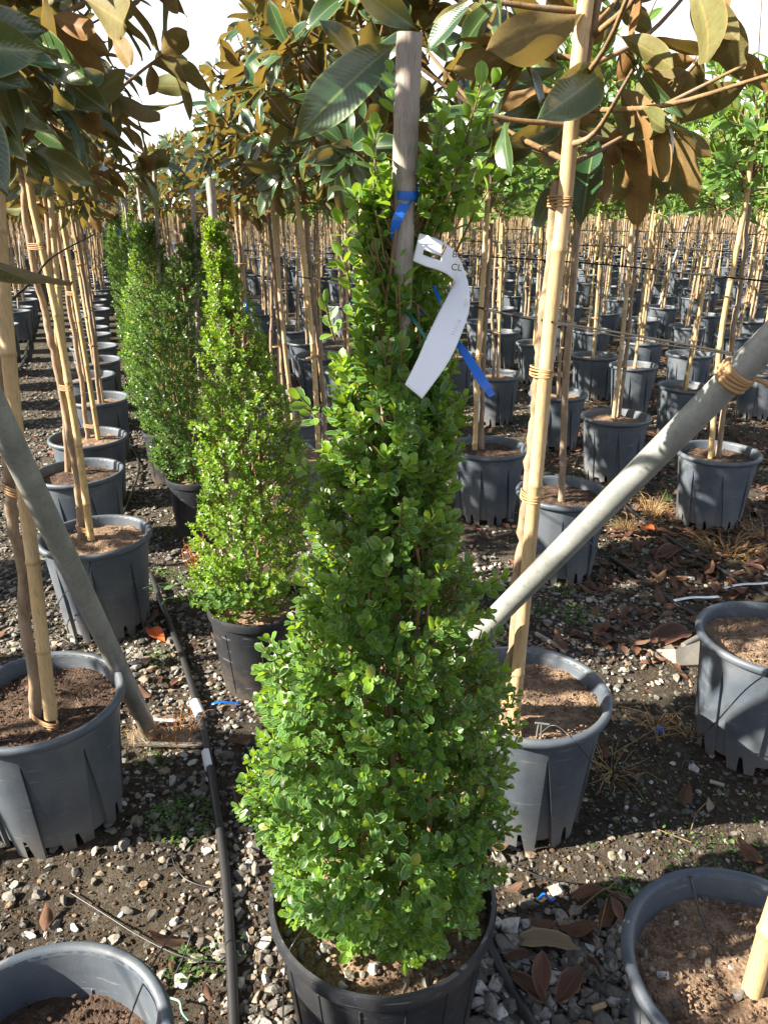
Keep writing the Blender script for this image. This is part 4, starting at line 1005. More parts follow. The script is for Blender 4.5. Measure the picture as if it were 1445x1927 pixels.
# soil crumbs
N = 52000; Yr = .45 + 2.6 * R8.random(N) ** 1.3; Xr = R8.uniform(-1, 1, N) * (.35 + Yr * .62); pos = np.stack([Xr, Yr, gz(Xr, Yr) + .001], -1)
mb = MB(); scatter(mb, STONES, pos, np.exp(R8.normal(math.log(.003), .5, N)), rand_rot(N), R8.random(N)); cr = build(mb, 'soil_crumbs', M['earth'], None, False); tag(cr, 'dark crumbs of earth lying on the ground', 'soil', None, 'stuff')

# ------------------------------------------------------------------ fallen leaves
DEAD = [leaf_tmpl([0, .10, .22, .38, .55, .72, .88, 1.0], [.012, .014, .10, .17, .20, .18, .10, .01], [-1, -.5, 0, .5, 1], .28, .22, .045, seed=60 + k) for k in range(10)]
DM = []
for k in range(10):
    mb = MB(); lu = np.zeros((len(DEAD[k][0]), 3)); lu[:, :2] = DEAD[k][2]; lu[:, 2] = (k * .37) % 1; mb.add(DEAD[k][0], DEAD[k][1], lu); DM.append(mb.mesh('fallen_leaf', M['dead']))
def litter_w(px, py):
    w = np.zeros_like(px) + .035
    w = np.where((px > 1120) & (py > 860) & (py < 1130), 1.0, w); w = np.where((px > 1100) & (px < 1300) & (py > 1100) & (py < 1250), .45, w)
    w = np.where((px > 1000) & (py > 640) & (py < 880), .8, w); w = np.where((px > 470) & (px < 1000) & (py < 1000), .3, w)
    w = np.where((px > 240) & (px < 440) & (py > 1050) & (py < 1500), .07, w); w = np.where((px > 1000) & (py > 1300) & (py < 1700), .02, w); w = np.where((px < 300) & (py < 1200), .04, w)
    w = np.where((px < 900) & (py > 1450), .003, w); w = np.where((px < 500) & (py > 1100), np.minimum(w, .03), w)
    return w
N = 20000; Yr = .9 + 9 * R8.random(N) ** 1.3; Xr = R8.uniform(-1, 1, N) * (.35 + Yr * .62); pos = np.stack([Xr, Yr, gz(Xr, Yr) + .006 + R8.random(N) * .012], -1); a_, b_, _d = proj(pos)
k = (R8.random(N) < litter_w(a_, b_)) & (a_ > -50) & (a_ < 1500); pos, _d, a_, b_ = pos[k], _d[k], a_[k], b_[k]; n = len(pos); s = R8.uniform(.04, .11, n); Rm = rand_rot(n, .16)
flip = R8.random(n) < .5; Rm[flip] = Rm[flip] @ np.diag([1., -1., -1.]); order = np.argsort(-(s / _d) * ((b_ < 1927) & (a_ > 0) & (a_ < 1445)))
for i in order[:150]:
    o = link('fallen_leaf', DM[rnd.randrange(10)]); m = Matrix.Identity(4)
    for a in range(3):
        for b in range(3): m[a][b] = Rm[i][a][b] * s[i]
        m[a][3] = pos[i][a] + (.012 if a == 2 else 0)
    o.matrix_basis = m; px_, py_ = a_[i], b_[i]
    where = ('left of the thick black hose' if px_ < 430 else 'behind the big boxwood' if px_ < 900 else 'behind the middle right pot, near the slanting pipe' if px_ < 1120 and py_ < 1150 else 'beyond the right pipe among the far pots' if py_ < 900 else
             'between the orange leaf and the right grey pot' if py_ < 1040 else 'just below the orange leaf by the hose' if px_ < 1300 and py_ < 1150 else 'near the white tags on the right hose' if py_ < 1300 else 'on the bare soil right of the middle pot' if py_ < 1640 else 'on the pebbles beside the bottom right pot')
    tag(o, '%s brown curled leaf lying %s' % ('large' if s[i] > .085 else 'small' if s[i] < .06 else 'medium', where), 'leaf', 'brown fallen leaves on the ground')
rest = order[150:]; mb = MB(); scatter(mb, DEAD, pos[rest], s[rest], Rm[rest], R8.random(len(rest))); o = build(mb, 'leaf_litter', M['dead']); tag(o, 'brown leaf litter strewn between the pots', 'leaf litter', None, 'stuff')
def dead_leaf(base, tip, z0, z1, mk, label, mat=None, nz=1, wide=1.0, roll=0):
    p0 = WZ(*base, z0); p1 = WZ(*tip, z1); L = np.linalg.norm(p1 - p0); Rr = leaf_frames((p1 - p0)[None], np.array([[roll, 0, nz]]))[0]
    me = DM[mk]
    if mat: me = me.copy(); me.materials[0] = mat
    o = link('fallen_leaf', me); m = Matrix.Identity(4)
    for a in range(3):
        for b in range(3): m[a][b] = Rr[a][b] * L * (wide if b == 0 else 1)
        m[a][3] = p0[a]
    o.matrix_basis = m; tag(o, label, 'leaf', 'brown fallen leaves on the ground')
tan_ = M['dead'].copy(); tan_.name = 'tan_leaf'
M['tan'] = leaf_mat('tan_dead_leaf', (.22, .16, .10), (.30, .22, .13), (.3, .25, .15), (.25, .19, .13), (.3, .2, .1), .5, .3, .1, veins=8)
dead_leaf((1092, 1786), (970, 1748), .03, .04, 3, 'pale tan magnolia leaf lying flat left of the bottom right pot', M['tan'])
dead_leaf((1035, 1895), (962, 1822), .02, .05, 1, 'dark red-brown leaf lowest left of the cluster by the bottom right pot')
dead_leaf((1015, 1890), (1020, 1785), .02, .07, 5, 'red-brown leaf standing upright in the cluster by the bottom right pot')
dead_leaf((1040, 1898), (1098, 1812), .02, .06, 7, 'broad red-brown leaf at the right of the cluster by the bottom right pot')
dead_leaf((945, 1800), (1000, 1795), .02, .03, 4, 'dark dry leaf touching the right side of the black pot')
dead_leaf((1142, 1672), (1075, 1685), .04, .02, 2, 'pointed brown leaf on the dry twig, pointing left, right of centre at the bottom')
dead_leaf((1146, 1680), (1205, 1706), .04, .02, 6, 'pointed brown leaf on the dry twig, pointing right towards the pot rim')
dead_leaf((1146, 1680), (1175, 1732), .04, .02, 8, 'pointed brown leaf on the dry twig, hanging down towards the camera')
dead_leaf((1308, 1185), (1225, 1200), .02, .04, 1, 'large reddish leaf lying above the metal bracket at the right', None, 1, 1.3)
dead_leaf((1235, 1000), (1205, 985), .03, .05, 4, 'bright orange leaf between the hose and the right pots', M['orange'], 1, 2.2)
dead_leaf((1290, 1030), (1235, 1040), .02, .04, 9, 'curled brown leaf below the orange leaf')
dead_leaf((440, 1470), (478, 1520), .02, .03, 0, 'dark red leaf beside the hose left of the big boxwood')
dead_leaf((275, 1180), (305, 1200), .02, .03, 3, 'rusty leaf right of the second full pot in the left row', M['orange'])

# ------------------------------------------------------------------ weeds
def weed_clump(mb, c, R, n, rg, s=(.004, .010), h=.018):
    a = rg.uniform(0, 6.283, n); r_ = R * np.sqrt(rg.random(n)); x = c[0] + r_ * np.cos(a); y = c[1] + r_ * np.sin(a)
    P = np.stack([x, y, gz(x, y) + rg.random(n) * h], -1); A = np.stack([np.cos(a * 7), np.sin(a * 7), rg.uniform(-.1, .7, n)], -1); Nn = np.stack([rg.normal(size=n) * .3, rg.normal(size=n) * .3, np.ones(n)], -1)
    scatter(mb, BOX_LO, P, rg.uniform(*s, n) * 1.3, leaf_frames(A, Nn), rg.random(n))
mb = MB(); rg = np.random.default_rng(8)
for (x, y, R, n) in [(x, y, R * 1.2, int(n * 1.7)) for x, y, R, n in [(345, 1540, .09, 320), (300, 1090, .10, 260), (330, 1000, .12, 200), (1090, 1160, .08, 260), (1350, 1640, .12, 120), (350, 1820, .04, 80), (1440, 900, .2, 300), (300, 1240, .05, 90), (1170, 1680, .04, 120), (1150, 980, .1, 200), (290, 1440, .05, 60), (420, 1790, .05, 40), (250, 780, .3, 300), (1060, 1110, .06, 120), (400, 1100, .08, 150), (1230, 1850 - 330, .25, 160), (230, 700, .3, 300), (1010, 1150, .06, 100)]]:
    w = WZ(x, y, 0); weed_clump(mb, w, R, n, rg)
o = build(mb, 'ground_weeds', M['weed']); tag(o, 'low green weeds creeping on the soil', 'weeds', None, 'stuff')
def tuft(name, x, y, n, H, lab, mat, spread=.5, seed=1, R=.02, z=0, curl=.6, w=.0012):
    rg = np.random.default_rng(seed); c = WZ(x, y, z); mb = MB()
    for k in range(n):
        a = rg.uniform(0, 6.283); p0 = c + np.array([math.cos(a), math.sin(a), 0]) * R * rg.random(); h = H * rg.uniform(.4, 1); L = spread * h * rg.uniform(.3, 1.4)
        p2 = p0 + np.array([math.cos(a) * L, math.sin(a) * L, h * (1 - curl * rg.random())]); p1 = (p0 + p2) / 2 + np.array([0, 0, h * .25]) + rg.normal(size=3) * .15 * h
        tube(mb, catmull([p0, p1, p2, p2 + rg.normal(size=3) * .12 * h], 4), np.linspace(w, w * .35, 13), 3, rg.random(), cap=False)
    o = build(mb, name, mat); tag(o, lab, 'dry grass' if mat is M['dry'] else 'grass', 'tufts of grass and dry weeds'); return o
M['rust'] = simple('rusty_weed', (.36, .15, .05), .8, .2)
tuft('dry_weed', 330, 1395, 60, .14, 'orange-brown dried weed around the foot of the left pipe', M['rust'], .5, 1, .06)
tuft('dry_weed', 265, 1400, 30, .11, 'pale dried weed left of the foot of the left pipe', M['dry'], .5, 2, .03)
tuft('dry_weed', 372, 1075, 40, .19, 'rust-red dried weed standing left of the bright boxwood pot', M['rust'], .25, 3, .02, curl=.3, w=.0022)
tuft('dry_grass', 1225, 970, 70, .14, 'dry straw tuft between two pots behind the right pipe', M['dry'], .7, 4, .05)
tuft('dry_grass', 1180, 1000, 40, .09, 'low dry straw just right of the slanting pipe', M['dry'], 1.2, 14, .05)
tuft('dry_grass', 1370, 1040, 90, .10, 'flattened dry grass in front of the right grey pot', M['dry'], 1.6, 5, .12)
tuft('dry_grass', 1440, 1010, 60, .10, 'dry grass at the right edge beside the grey pot', M['dry'], 1.4, 15, .10)
tuft('dry_grass', 1232, 1370, 26, .08, 'bleached dry stalks beside the blue cap', M['dry'], 1.3, 6, .03, w=.0018)
tuft('dry_grass', 1150, 1450, 50, .06, 'flat dry grass right of the middle pot', M['dry'], 1.8, 7, .06)
tuft('dry_grass', 1300, 1385, 24, .05, 'thin straw lying left of the pale right pot', M['dry'], 2.0, 17, .04)
tuft('green_grass', 1255, 945, 24, .14, 'green grass blades beside the straw tuft', M['weed'], .4, 8, .02)
tuft('dry_weed', 400, 1125, 30, .09, 'grey-green wiry weed hanging at the foot of the bright boxwood', M['weed'], 1.5, 9, .10, .33, w=.0015)
# pale weed leaves over the rim of the bright boxwood pot
rg = np.random.default_rng(12); mb = MB(); n = 90; w = WZ(425, 1120, .34); a = rg.uniform(0, 6.283, n); P = w + np.stack([rg.normal(size=n) * .07, rg.normal(size=n) * .03 - .05, rg.random(n) * .05], -1)
A = np.stack([rg.normal(size=n), rg.normal(size=n) - .6, rg.uniform(-.8, .5, n)], -1); scatter(mb, PHO_LO, P, rg.uniform(.02, .045, n) * np.ones(n), leaf_frames(A, np.tile([0, -.3, 1.], (n, 1)) + rg.normal(size=(n, 3)) * .3), rg.random(n))
o = build(mb, 'leafy_weed', M['weed']); tag(o, 'leafy weed spilling over the rim of the bright boxwood pot', 'weed')

# dry twig with leaves
def line_on_ground(pts, r, name, lab, cat, mat, seg=6, lift=None, group=None, n=8):
    P = [WZ(p[0], p[1], p[2] if len(p) > 2 else r) for p in pts]; q = catmull(P, n)
    mb = MB(); tube(mb, q, r, seg); o = build(mb, name, mat); tag(o, lab, cat, group); return o
mb = MB()
for a in ([(1040, 1755, .01), (1125, 1680, .05), (1150, 1670, .05)], [(1120, 1780, .01), (1142, 1690, .05)], [(1105, 1660, .02), (1180, 1690, .04)], [(1142, 1672, .05), (1170, 1650, .04)]):
    tube(mb, catmull([WZ(*p_) for p_ in a], 6), .0016, 5)
o = build(mb, 'dry_twig', M['twig']); tag(o, 'thin dry twig carrying three brown leaves near the bottom right pot', 'twig')
mb = MB()
for a in ([(1150, 1420, .02), (1210, 1385, .02), (1260, 1355, .03)], [(1220, 1390, .02), (1300, 1375, .02)], [(1235, 1400, .03), (1240, 1350, .06)], [(1300, 1560, .01), (1310, 1530, .02), (1328, 1510, .03)], [(1235, 1560, .01), (1300, 1585, .01)]):
    tube(mb, catmull([WZ(*p_) for p_ in a], 6), .0017, 5)
o = build(mb, 'dead_stalks', M['twig']); tag(o, 'thin brown dead stalks lying on bare soil right of centre', 'twig')
line_on_ground([(1008, 1192, .012), (1065, 1225, .012)], .009, 'stick', 'short pale pinkish stick lying on the gravel', 'stick', M['stakeg'], 10)
line_on_ground([(1115, 1898, .02), (1138, 1890, .02)], .006, 'stick', 'tiny golden cane piece among the stones at the bottom', 'stick', M['bamboo'], 10)
line_on_ground([(1335, 1470, .01), (1362, 1478, .01)], .006, 'stick', 'small pale stick below the right pale pot', 'stick', M['stakeg'], 8)

# ------------------------------------------------------------------ hoses and drip tubes
HG = 'black irrigation lines'
line_on_ground([(225, 985, .016), (262, 880, .016), (240, 820, .016), (215, 700, .016)], .008, 'irrigation_hose', 'far black hose running along the left row of pots', 'hose', M['hose'], 8, group=HG)
line_on_ground([(285, 1080, .016), (310, 1150, .016), (345, 1240, .016), (372, 1330, .016), (392, 1420, .016), (408, 1520, .016), (424, 1640, .016), (434, 1780, .016), (441, 1935, .016), (446, 2100, .016)], .0125, 'irrigation_hose', 'thick black hose running left of the big boxwood to the bottom edge', 'hose', M['hose'], 14, group=HG)
line_on_ground([(905, 1720, .016), (935, 1810, .016), (985, 1900, .016), (1030, 1980, .016)], .0125, 'irrigation_hose', 'black hose coming out under the right side of the black pot', 'hose', M['hose'], 14, group=HG)
line_on_ground([(1120, 905, .014), (1180, 955, .014), (1240, 1000, .014), (1300, 1040, .014), (1370, 1080, .014), (1445, 1120, .014), (1500, 1150, .014)], .010, 'irrigation_hose', 'black hose running through the brown leaves to the right edge', 'hose', M['hose'], 10, group=HG)
line_on_ground([(1150, 1050, .014), (1215, 1095, .014), (1260, 1130, .014), (1310, 1160, .014), (1380, 1220, .014)], .0115, 'irrigation_hose', 'black hose passing under the white tags to the pale right pot', 'hose', M['hose'], 10, group=HG)
line_on_ground([(70, 590, .02), (55, 640, .02), (45, 680, .02), (30, 700, .02)], .016, 'irrigation_hose', 'curved grey hose on the gravel at the far left', 'hose', M['hose'], 8, group=HG)
line_on_ground([(1085, 690, .014), (1150, 715, .014), (1210, 745, .014)], .012, 'irrigation_hose', 'far black hose behind the pots right of the yellow cane', 'hose', M['hose'], 8, group=HG)
mbc = MB(); w0 = WZ(367, 1322, .018); w1 = WZ(378, 1347, .018); tube(mbc, [w0, w1], [.018, .018], 12); o = build(mbc, 'hose_fitting', M['white'], None, True, 40); tag(o, 'white plastic fitting clipped on the left hose', 'hose fitting')
mbc = MB(); w0 = WZ(388, 1415, .017); w1 = WZ(394, 1445, .017); tube(mbc, [w0, w1], [.0145, .0145], 12); o = build(mbc, 'tape_wrap', M['white'], None, True, 40); tag(o, 'pale tape wound round the left hose below the white fitting', 'tape')
DG = 'thin black drip tubes'
def drip(P, lab, r=.0019, seg=6):
    mb = MB(); tube(mb, catmull([np.array(p_) for p_ in P], 10), r, seg); o = build(mb, 'drip_tube', M['hose']); tag(o, lab, 'drip tube', DG)
drip([WZ(133, 1680, .006), WZ(200, 1722, .006), WZ(260, 1760, .006), WZ(330, 1795, .01), WZ(380, 1808, .012), WZ(428, 1811, .014)], 'thin straight drip tube joining the left hose near the bottom')
drip([WZ(240, 1935, .30), WZ(252, 1895, .36), WZ(285, 1820, .30), WZ(330, 1752, .16), WZ(360, 1745, .10), WZ(350, 1790, .05), WZ(332, 1830, .01)], 'looping drip tube rising over the rim of the bottom left pot')
drip([WZ(388, 1500, .006), WZ(345, 1560, .006), WZ(325, 1610, .006), WZ(345, 1650, .008), WZ(385, 1668, .01), WZ(420, 1670, .014)], 'curved drip tube bulging left from the black hose')
drip([WZ(255, 1563, .006), WZ(320, 1566, .008), WZ(380, 1564, .01), WZ(412, 1558, .014)], 'short drip tube running level from the first full left pot')
drip([WZ(533, 1960, .0), WZ(534, 1860, .12), WZ(542, 1800, .30), WZ(556, 1770, .345), WZ(572, 1750, .31)], 'drip tube climbing the left side of the big black pot')
drip([WZ(1000, 1400, .30), WZ(1040, 1365, .345), WZ(1085, 1400, .335), WZ(1130, 1460, .16), WZ(1165, 1520, .05), WZ(1187, 1570, .006)], 'drip tube arching out of the middle right pot down to the soil')
drip([WZ(1345, 1790, .30), WZ(1320, 1725, .33), WZ(1300, 1660, .362), WZ(1308, 1640, .25), WZ(1340, 1622, .01)], 'drip tube hooked over the rim of the bottom right pot', .0026)
drip([WZ(1445, 1265, .37), WZ(1400, 1300, .30), WZ(1345, 1360, .22), WZ(1300, 1400, .1), WZ(1280, 1450, .01)], 'drip tube crossing the pale sunlit right pot')
drip([WZ(960, 1625, .01), WZ(1020, 1650, .008), WZ(1100, 1665, .008), WZ(1200, 1690, .008)], 'drip tube on the ground behind the bottom right pot')
drip([WZ(925, 1800, .01), WZ(990, 1815, .012), WZ(1060, 1828, .012), WZ(1160, 1850, .008)], 'drip tube among the pebbles beside the bottom right pot')
drip([WZ(1100, 1880, .02), WZ(1130, 1855, .02), WZ(1165, 1820, .015), WZ(1172, 1790, .012)], 'short curved drip tube end on the pebbles')
drip([WZ(170, 1035, .33), WZ(165, 1080, .30), WZ(120, 1120, .2), WZ(95, 1180, .05), WZ(140, 1215, .01)], 'drip tube looping down the second full pot on the left')
drip([WZ(0, 1395, .31), WZ(25, 1393, .315), WZ(52, 1400, .30)], 'short drip tube lying on the soil of the first full left pot', .0026)
drip([WZ(385, 1145, .01), WZ(345, 1190, .01), WZ(310, 1245, .01), WZ(285, 1290, .02)], 'drip tube running from the bright boxwood pot to the left pipe foot')
drip([WZ(1100, 1010, .15), WZ(1130, 1035, .2), WZ(1150, 1000, .25)], 'drip tube on the pot behind the right pipe')

# ------------------------------------------------------------------ slanting steel pipes
def straight(P0, P1, r, name, lab, cat, mat, seg=28, group=None, n=2):
    root = link(name, None, None, tuple(P0)); tag(root, lab, cat, group); mb = MB(); t = np.linspace(0, 1, 24)[:, None]; q = (np.array(P1) - np.array(P0)) * t
    tube(mb, q, r, seg); o = build(mb, 'pipe_shaft', mat, root, True, 40); return root
a_, b_ = WD(1420, 668, 1.18), WD(925, 1168, 1.70); d_ = b_ - a_
Pg = a_ + d_ * ((a_[2] - GL - .01) / (a_[2] - b_[2])); Pt = a_ - d_ * .62
RP = straight(Pg, Pt, .0243, 'steel_brace_pipe', 'galvanised steel pipe slanting up to the right edge in front of the yellow cane', 'pipe', M['galv'], group='slanting galvanised pipes')
def wrap(parent, c, d, r, org, n=5, name='rubber_band', width=.006, rr=.0026, mat='tie'):
    mb = MB(); d = unit(d); x = unit(np.cross(d, [0, 0, 1])); y = np.cross(d, x); a = np.linspace(0, 6.283, 33)
    for k in range(n):
        off = (k - (n - 1) / 2) * width
        pts = c - org + x * (np.cos(a) * r)[:, None] + y * (np.sin(a) * r)[:, None] + d * (off + np.sin(a + k * 1.3) * .0022)[:, None]
        tube(mb, pts, rr, 6, cap=False)
    return build(mb, name, M[mat], parent)
cw = WD(1387, 700, 1.18 + .045)
tt = np.dot(cw - a_, d_) / np.dot(d_, d_); cw = a_ + d_ * tt
wrap(RP, cw, d_, .0266, Pg, 5, width=.0055, rr=.0042)
mb = MB(); q = catmull([cw + unit(np.cross(d_, [0, 1, 0])) * .0, cw + np.array([.035, -.02, -.005]), cw + np.array([.055, -.02, -.02]), cw + np.array([.075, -.01, -.04])], 6) - Pg; tube(mb, q, .004, 6); build(mb, 'band_end', M['tie'], RP)
a2, b2 = WZ(286, 1385, .012), WD(30, 850, 1.50); LP = straight(a2, a2 + (b2 - a2) * 1.75, .0265, 'steel_brace_pipe', 'galvanised steel pipe slanting down from the left edge to a foot plate', 'pipe', M['galv'], group='slanting galvanised pipes')
mb = MB(); w = WZ(318, 1392, .008); 
def box(mb, c, s, rz=0, mat=0):
    c = np.array(c); s = np.array(s) / 2; v = np.array([[x, y, z] for x in (-1, 1) for y in (-1, 1) for z in (-1, 1)]) * s; R_ = rotz(np.array([rz]))[0]; v = v @ R_.T + c
    mb.add(v, [(0, 1, 3, 2), (4, 6, 7, 5), (0, 4, 5, 1), (2, 3, 7, 6), (0, 2, 6, 4), (1, 5, 7, 3)], None, mat)
box(mb, w - a2 + np.array([0, 0, .004]), (.24, .07, .008), -.05); build(mb, 'foot_plate', M['galv'], LP, False)
mb = MB(); w = WZ(1272, 1222, .0); 
root = link('metal_bracket', None, None, tuple(w)); tag(root, 'grey angled metal bracket lying left of the pale right pot', 'bracket')
v = [WZ(1232, 1222, .005), WZ(1315, 1198, .005), WZ(1318, 1250, .004), WZ(1272, 1252, .004), WZ(1236, 1218, .04), WZ(1315, 1190, .05)]
mb.add(np.array([v[0], v[1], v[2], v[3]]) - w, [(0, 3, 2, 1)]); mb.add(np.array([v[3], v[2], WZ(1320, 1205, .07), WZ(1270, 1222, .05)]) - w, [(0, 1, 2, 3)]); mb.add(np.array([v[0], v[3], WZ(1270, 1222, .05), WZ(1262, 1212, .03)]) - w, [(0, 1, 2, 3)])
o = build(mb, 'bracket_plate', M['galv'], root, False); md = o.modifiers.new('thick', 'SOLIDIFY'); md.thickness = .004
tube_mb = MB(); tube(tube_mb, np.array([WZ(1285, 1215, .05), WZ(1330, 1190, .06)]) - w, .012, 12); build(tube_mb, 'bracket_tube', M['galv'], root, True, 40)
# distant leaning posts of the trellis
for (x0, y0_, x1, y1, lab) in [(1228, 610, 1298, 400, 'thin galvanised post leaning right beyond the pots at the right'), (975, 640, 1003, 400, 'thin galvanised post leaning right behind the yellow cane'), (1145, 600, 1150, 400, 'dark upright steel post among the far canes'), (45, 560, 33, 395, 'steel post standing between the far left canes')]:
    b_ = WZ(x0, y0_, 0); tp = WY(x1, y1, b_[1]); straight(b_, b_ + (tp - b_) * 1.05, .022, 'trellis_post', lab, 'post', M['galv'], 10, 'steel posts among the rows')

# ------------------------------------------------------------------ wires across the rows
WG = 'support wires tied to the canes'
def wire(P, r, lab, mat='wire'):
    mb = MB(); tube(mb, catmull([np.array(p_) for p_ in P], 8), r, 6); o = build(mb, 'support_wire', M[mat]); tag(o, lab, 'wire', WG)
wire([WY(560, 520, 2.9), WY(700, 545, 2.3), WY(866, 572, 1.85), WY(950, 590, 1.68), WY(1040, 606, 1.52)], .0026, 'near black wire from the tag to the yellow cane')
wire([WY(1040, 606, 1.52), WY(1200, 632, 1.40), WY(1378, 665, 1.24)], .0024, 'near black wire from the yellow cane to the pipe band')
wire([WY(1043, 608, 1.515), WY(1200, 640, 1.39), WY(1378, 668, 1.235)], .0013, 'second strand of wire under the one tied to the pipe band')
wire([WY(-60, 640, 1.45), WY(0, 585, 1.6), WY(60, 530, 1.9), WY(105, 480, 2.6), WY(180, 440, 4.0)], .0030, 'wire crossing the canes at the far left')
wire([WY(860, 480, 5.2), WY(1000, 488, 4.6), WY(1160, 500, 4.2), WY(1300, 515, 3.8), WY(1500, 535, 3.5)], .0045, 'middle wire passing across the canes at the right')
wire([WY(440, 470, 6.2), WY(560, 476, 5.8), WY(860, 480, 5.2)], .0045, 'middle wire passing behind the big boxwood')
wire([WY(840, 452, 8.0), WY(1100, 462, 7.2), WY(1300, 470, 6.5), WY(1500, 480, 6.0)], .005, 'far wire above the middle wire at the right')
wire([WY(840, 430, 10.5), WY(1100, 434, 9.8), WY(1300, 438, 9.), WY(1500, 444, 8.5)], .006, 'farthest wire high across the right canes')
for nm, Y, x, y, r_ in [('C1', 0, 1040, 606, 0)]:
    S_ = WY(1036, 604, 1.535); 

# ------------------------------------------------------------------ tag and ribbons on the big boxwood
KD = Y0 / .967
def WDk(x, y, d): return WD(x, y, d * KD)
E1 = [(789, 439, .885), (812, 446, .880), (834, 456, .880), (856, 474, .890), (872, 503, .905), (884, 543, .900), (886, 582, .888), (872, 627, .878), (846, 683, .870), (796, 752, .866)]
E2 = [(777, 491, .885), (800, 501, .880), (826, 509, .882), (846, 520, .895), (853, 532, .915), (843, 552, .905), (822, 590, .890), (801, 632, .880), (782, 676, .872), (760, 722, .868)]
e1 = catmull([WDk(*p_) for p_ in E1], 8); e2 = catmull([WDk(*p_) for p_ in E2], 8); nn = len(e1); nc = 13
em = (e1 + e2) / 2; wv = np.interp(np.arange(nn), [0, nn * .35, nn * .6, nn - 1], [0, 0, .1, .1])[:, None]; e1 = e1 * (1 - wv) + em * wv; e2 = e2 * (1 - wv) + em * wv
g_ = e1[:, None] * (1 - np.linspace(0, 1, nc)[None, :, None]) + e2[:, None] * np.linspace(0, 1, nc)[None, :, None]
org = g_.reshape(-1, 3).mean(0); fs = []
for i_ in range(nn - 1):
    for j_ in range(nc - 1):
        if 5 <= i_ <= 15 and j_ in (6, 7): continue
        if i_ == 16 and j_ < 3: continue
        fs.append((i_ * nc + j_, (i_ + 1) * nc + j_, (i_ + 1) * nc + j_ + 1, i_ * nc + j_ + 1))
root = link('plant_tag', None, None, tuple(org)); tag(root, 'white curled plant tag with black letters hung near the top of the big boxwood', 'plant tag')
mb = MB(); mb.add(g_.reshape(-1, 3) - org, fs); o = build(mb, 'tag_strip', M['white'], root, True, 30); md = o.modifiers.new('thick', 'SOLIDIFY'); md.thickness = .0006
def text(s, px, py, dep, size, rot, mat, parent, org, name='printed_letters', flip=1):
    cu = bpy.data.curves.new(name, 'FONT'); size *= KD; dep *= KD; cu.body = s; cu.size = size; cu.extrude = .0001; cu.materials.append(mat); cu.offset = size * .012
    w = WD(px, py, dep) - org; o = link(name, cu, parent, tuple(w)); f = -ray(px, py); f = f / np.linalg.norm(f)
    z = Vector(f); x = Vector((math.cos(rot), 0, math.sin(rot))); x = (x - z * x.dot(z)).normalized() * flip; y = z.cross(x); o.matrix_basis = Matrix(((x[0], y[0], z[0], w[0]), (x[1], y[1], z[1], w[1]), (x[2], y[2], z[2], w[2]), (0, 0, 0, 1)))
    me = bpy.data.meshes.new_from_object(o); m2 = o.matrix_basis.copy(); bpy.data.objects.remove(o); o = link(name, me, parent); o.matrix_basis = m2
text('BU', 850, 484, .862, .0105, -.1, M['ink'], root, org); text('CL', 848, 508, .868, .0105, -.1, M['ink'], root, org)
text('B11111', 862, 600, .866, .0065, -2.0, M['faint'], root, org, flip=1); text('0000', 875, 560, .872, .0055, -1.7, M['faint'], root, org)
def ribbon(edges1, edges2, name, lab, mat, cat='ribbon', parent=None, thick=.0005):
    A_ = catmull([WD(*p_) for p_ in edges1], 6); B_ = catmull([WD(*p_) for p_ in edges2], 6); n = len(A_); flat = True; mb = MB(); c = (A_ + B_).mean(0) / 2
    mb.add(np.concatenate([A_, B_]) , [(i_, i_ + 1, n + i_ + 1, n + i_) for i_ in range(n - 1)]); o = build(mb, name, M[mat], None, False); md = o.modifiers.new('thick', 'SOLIDIFY'); md.thickness = thick
    if lab: tag(o, lab, cat)
    return o
dS = (Y0 - .008) / ray(0, 390)[1] - .020
ribbon([(768, 346, dS), (750, 385, dS - .004), (737, 415, dS - .002), (734, 447, dS + .012)], [(790, 346, dS + .008), (779, 372, dS), (760, 408, dS - .002), (742, 450, dS + .012)], 'blue_ribbon', 'blue ribbon crossing the grey cane of the big boxwood', 'blue')
# band round the cane
cc = a_ * 0; A0_, B0_ = np.array(WY(722, 1700, Y0 + .09)), np.array(WY(772, 62, Y0 - .03)); zz_ = WY(757, 367, Y0 - .01)[2]; t_ = (zz_ - A0_[2]) / (B0_[2] - A0_[2]); cc = A0_ + (B0_ - A0_) * t_; dd_ = unit(B0_ - A0_)
mb = MB(); lathe(mb, [(.0168, -.0055), (.0170, 0), (.0168, .0055)], 28); o = build(mb, 'blue_band', M['blue'], B0, True); o.location = tuple(cc - np.array([*pB, GL])); o.rotation_euler = Vector(dd_).to_track_quat('Z', 'Y').to_euler()
ribbon([(851, 628, .905 * KD), (880, 660, .90 * KD), (915, 712, .895 * KD), (931, 742, .90 * KD)], [(853, 640, .905 * KD), (868, 668, .90 * KD), (900, 722, .895 * KD), (921, 748, .90 * KD)], 'blue_ribbon', 'bright blue ribbon end hanging below the white tag', 'blue')
ribbon([(813, 538, .93 * KD), (822, 560, .92 * KD), (831, 580, .92 * KD)], [(817, 536, .93 * KD), (829, 560, .92 * KD), (835, 578, .92 * KD)], 'teal_ribbon', 'short teal ribbon strand just left of the curled tag', 'blue')
ribbon([(786, 578, .94 * KD), (795, 582, .94 * KD)], [(787, 592, .94 * KD), (798, 592, .94 * KD)], 'blue_ribbon', 'small blue ribbon scrap inside the boxwood behind the tag', 'blue')
mb = MB(); tube(mb, catmull([WD(762, 583, .92 * KD), WD(780, 605, .89 * KD), WD(803, 640, .88 * KD), WD(815, 655, .885 * KD)], 6) , .0026, 6); o = build(mb, 'green_tie', M['green']); tag(o, 'thin green tie strand disappearing under the white tag', 'plant tie')
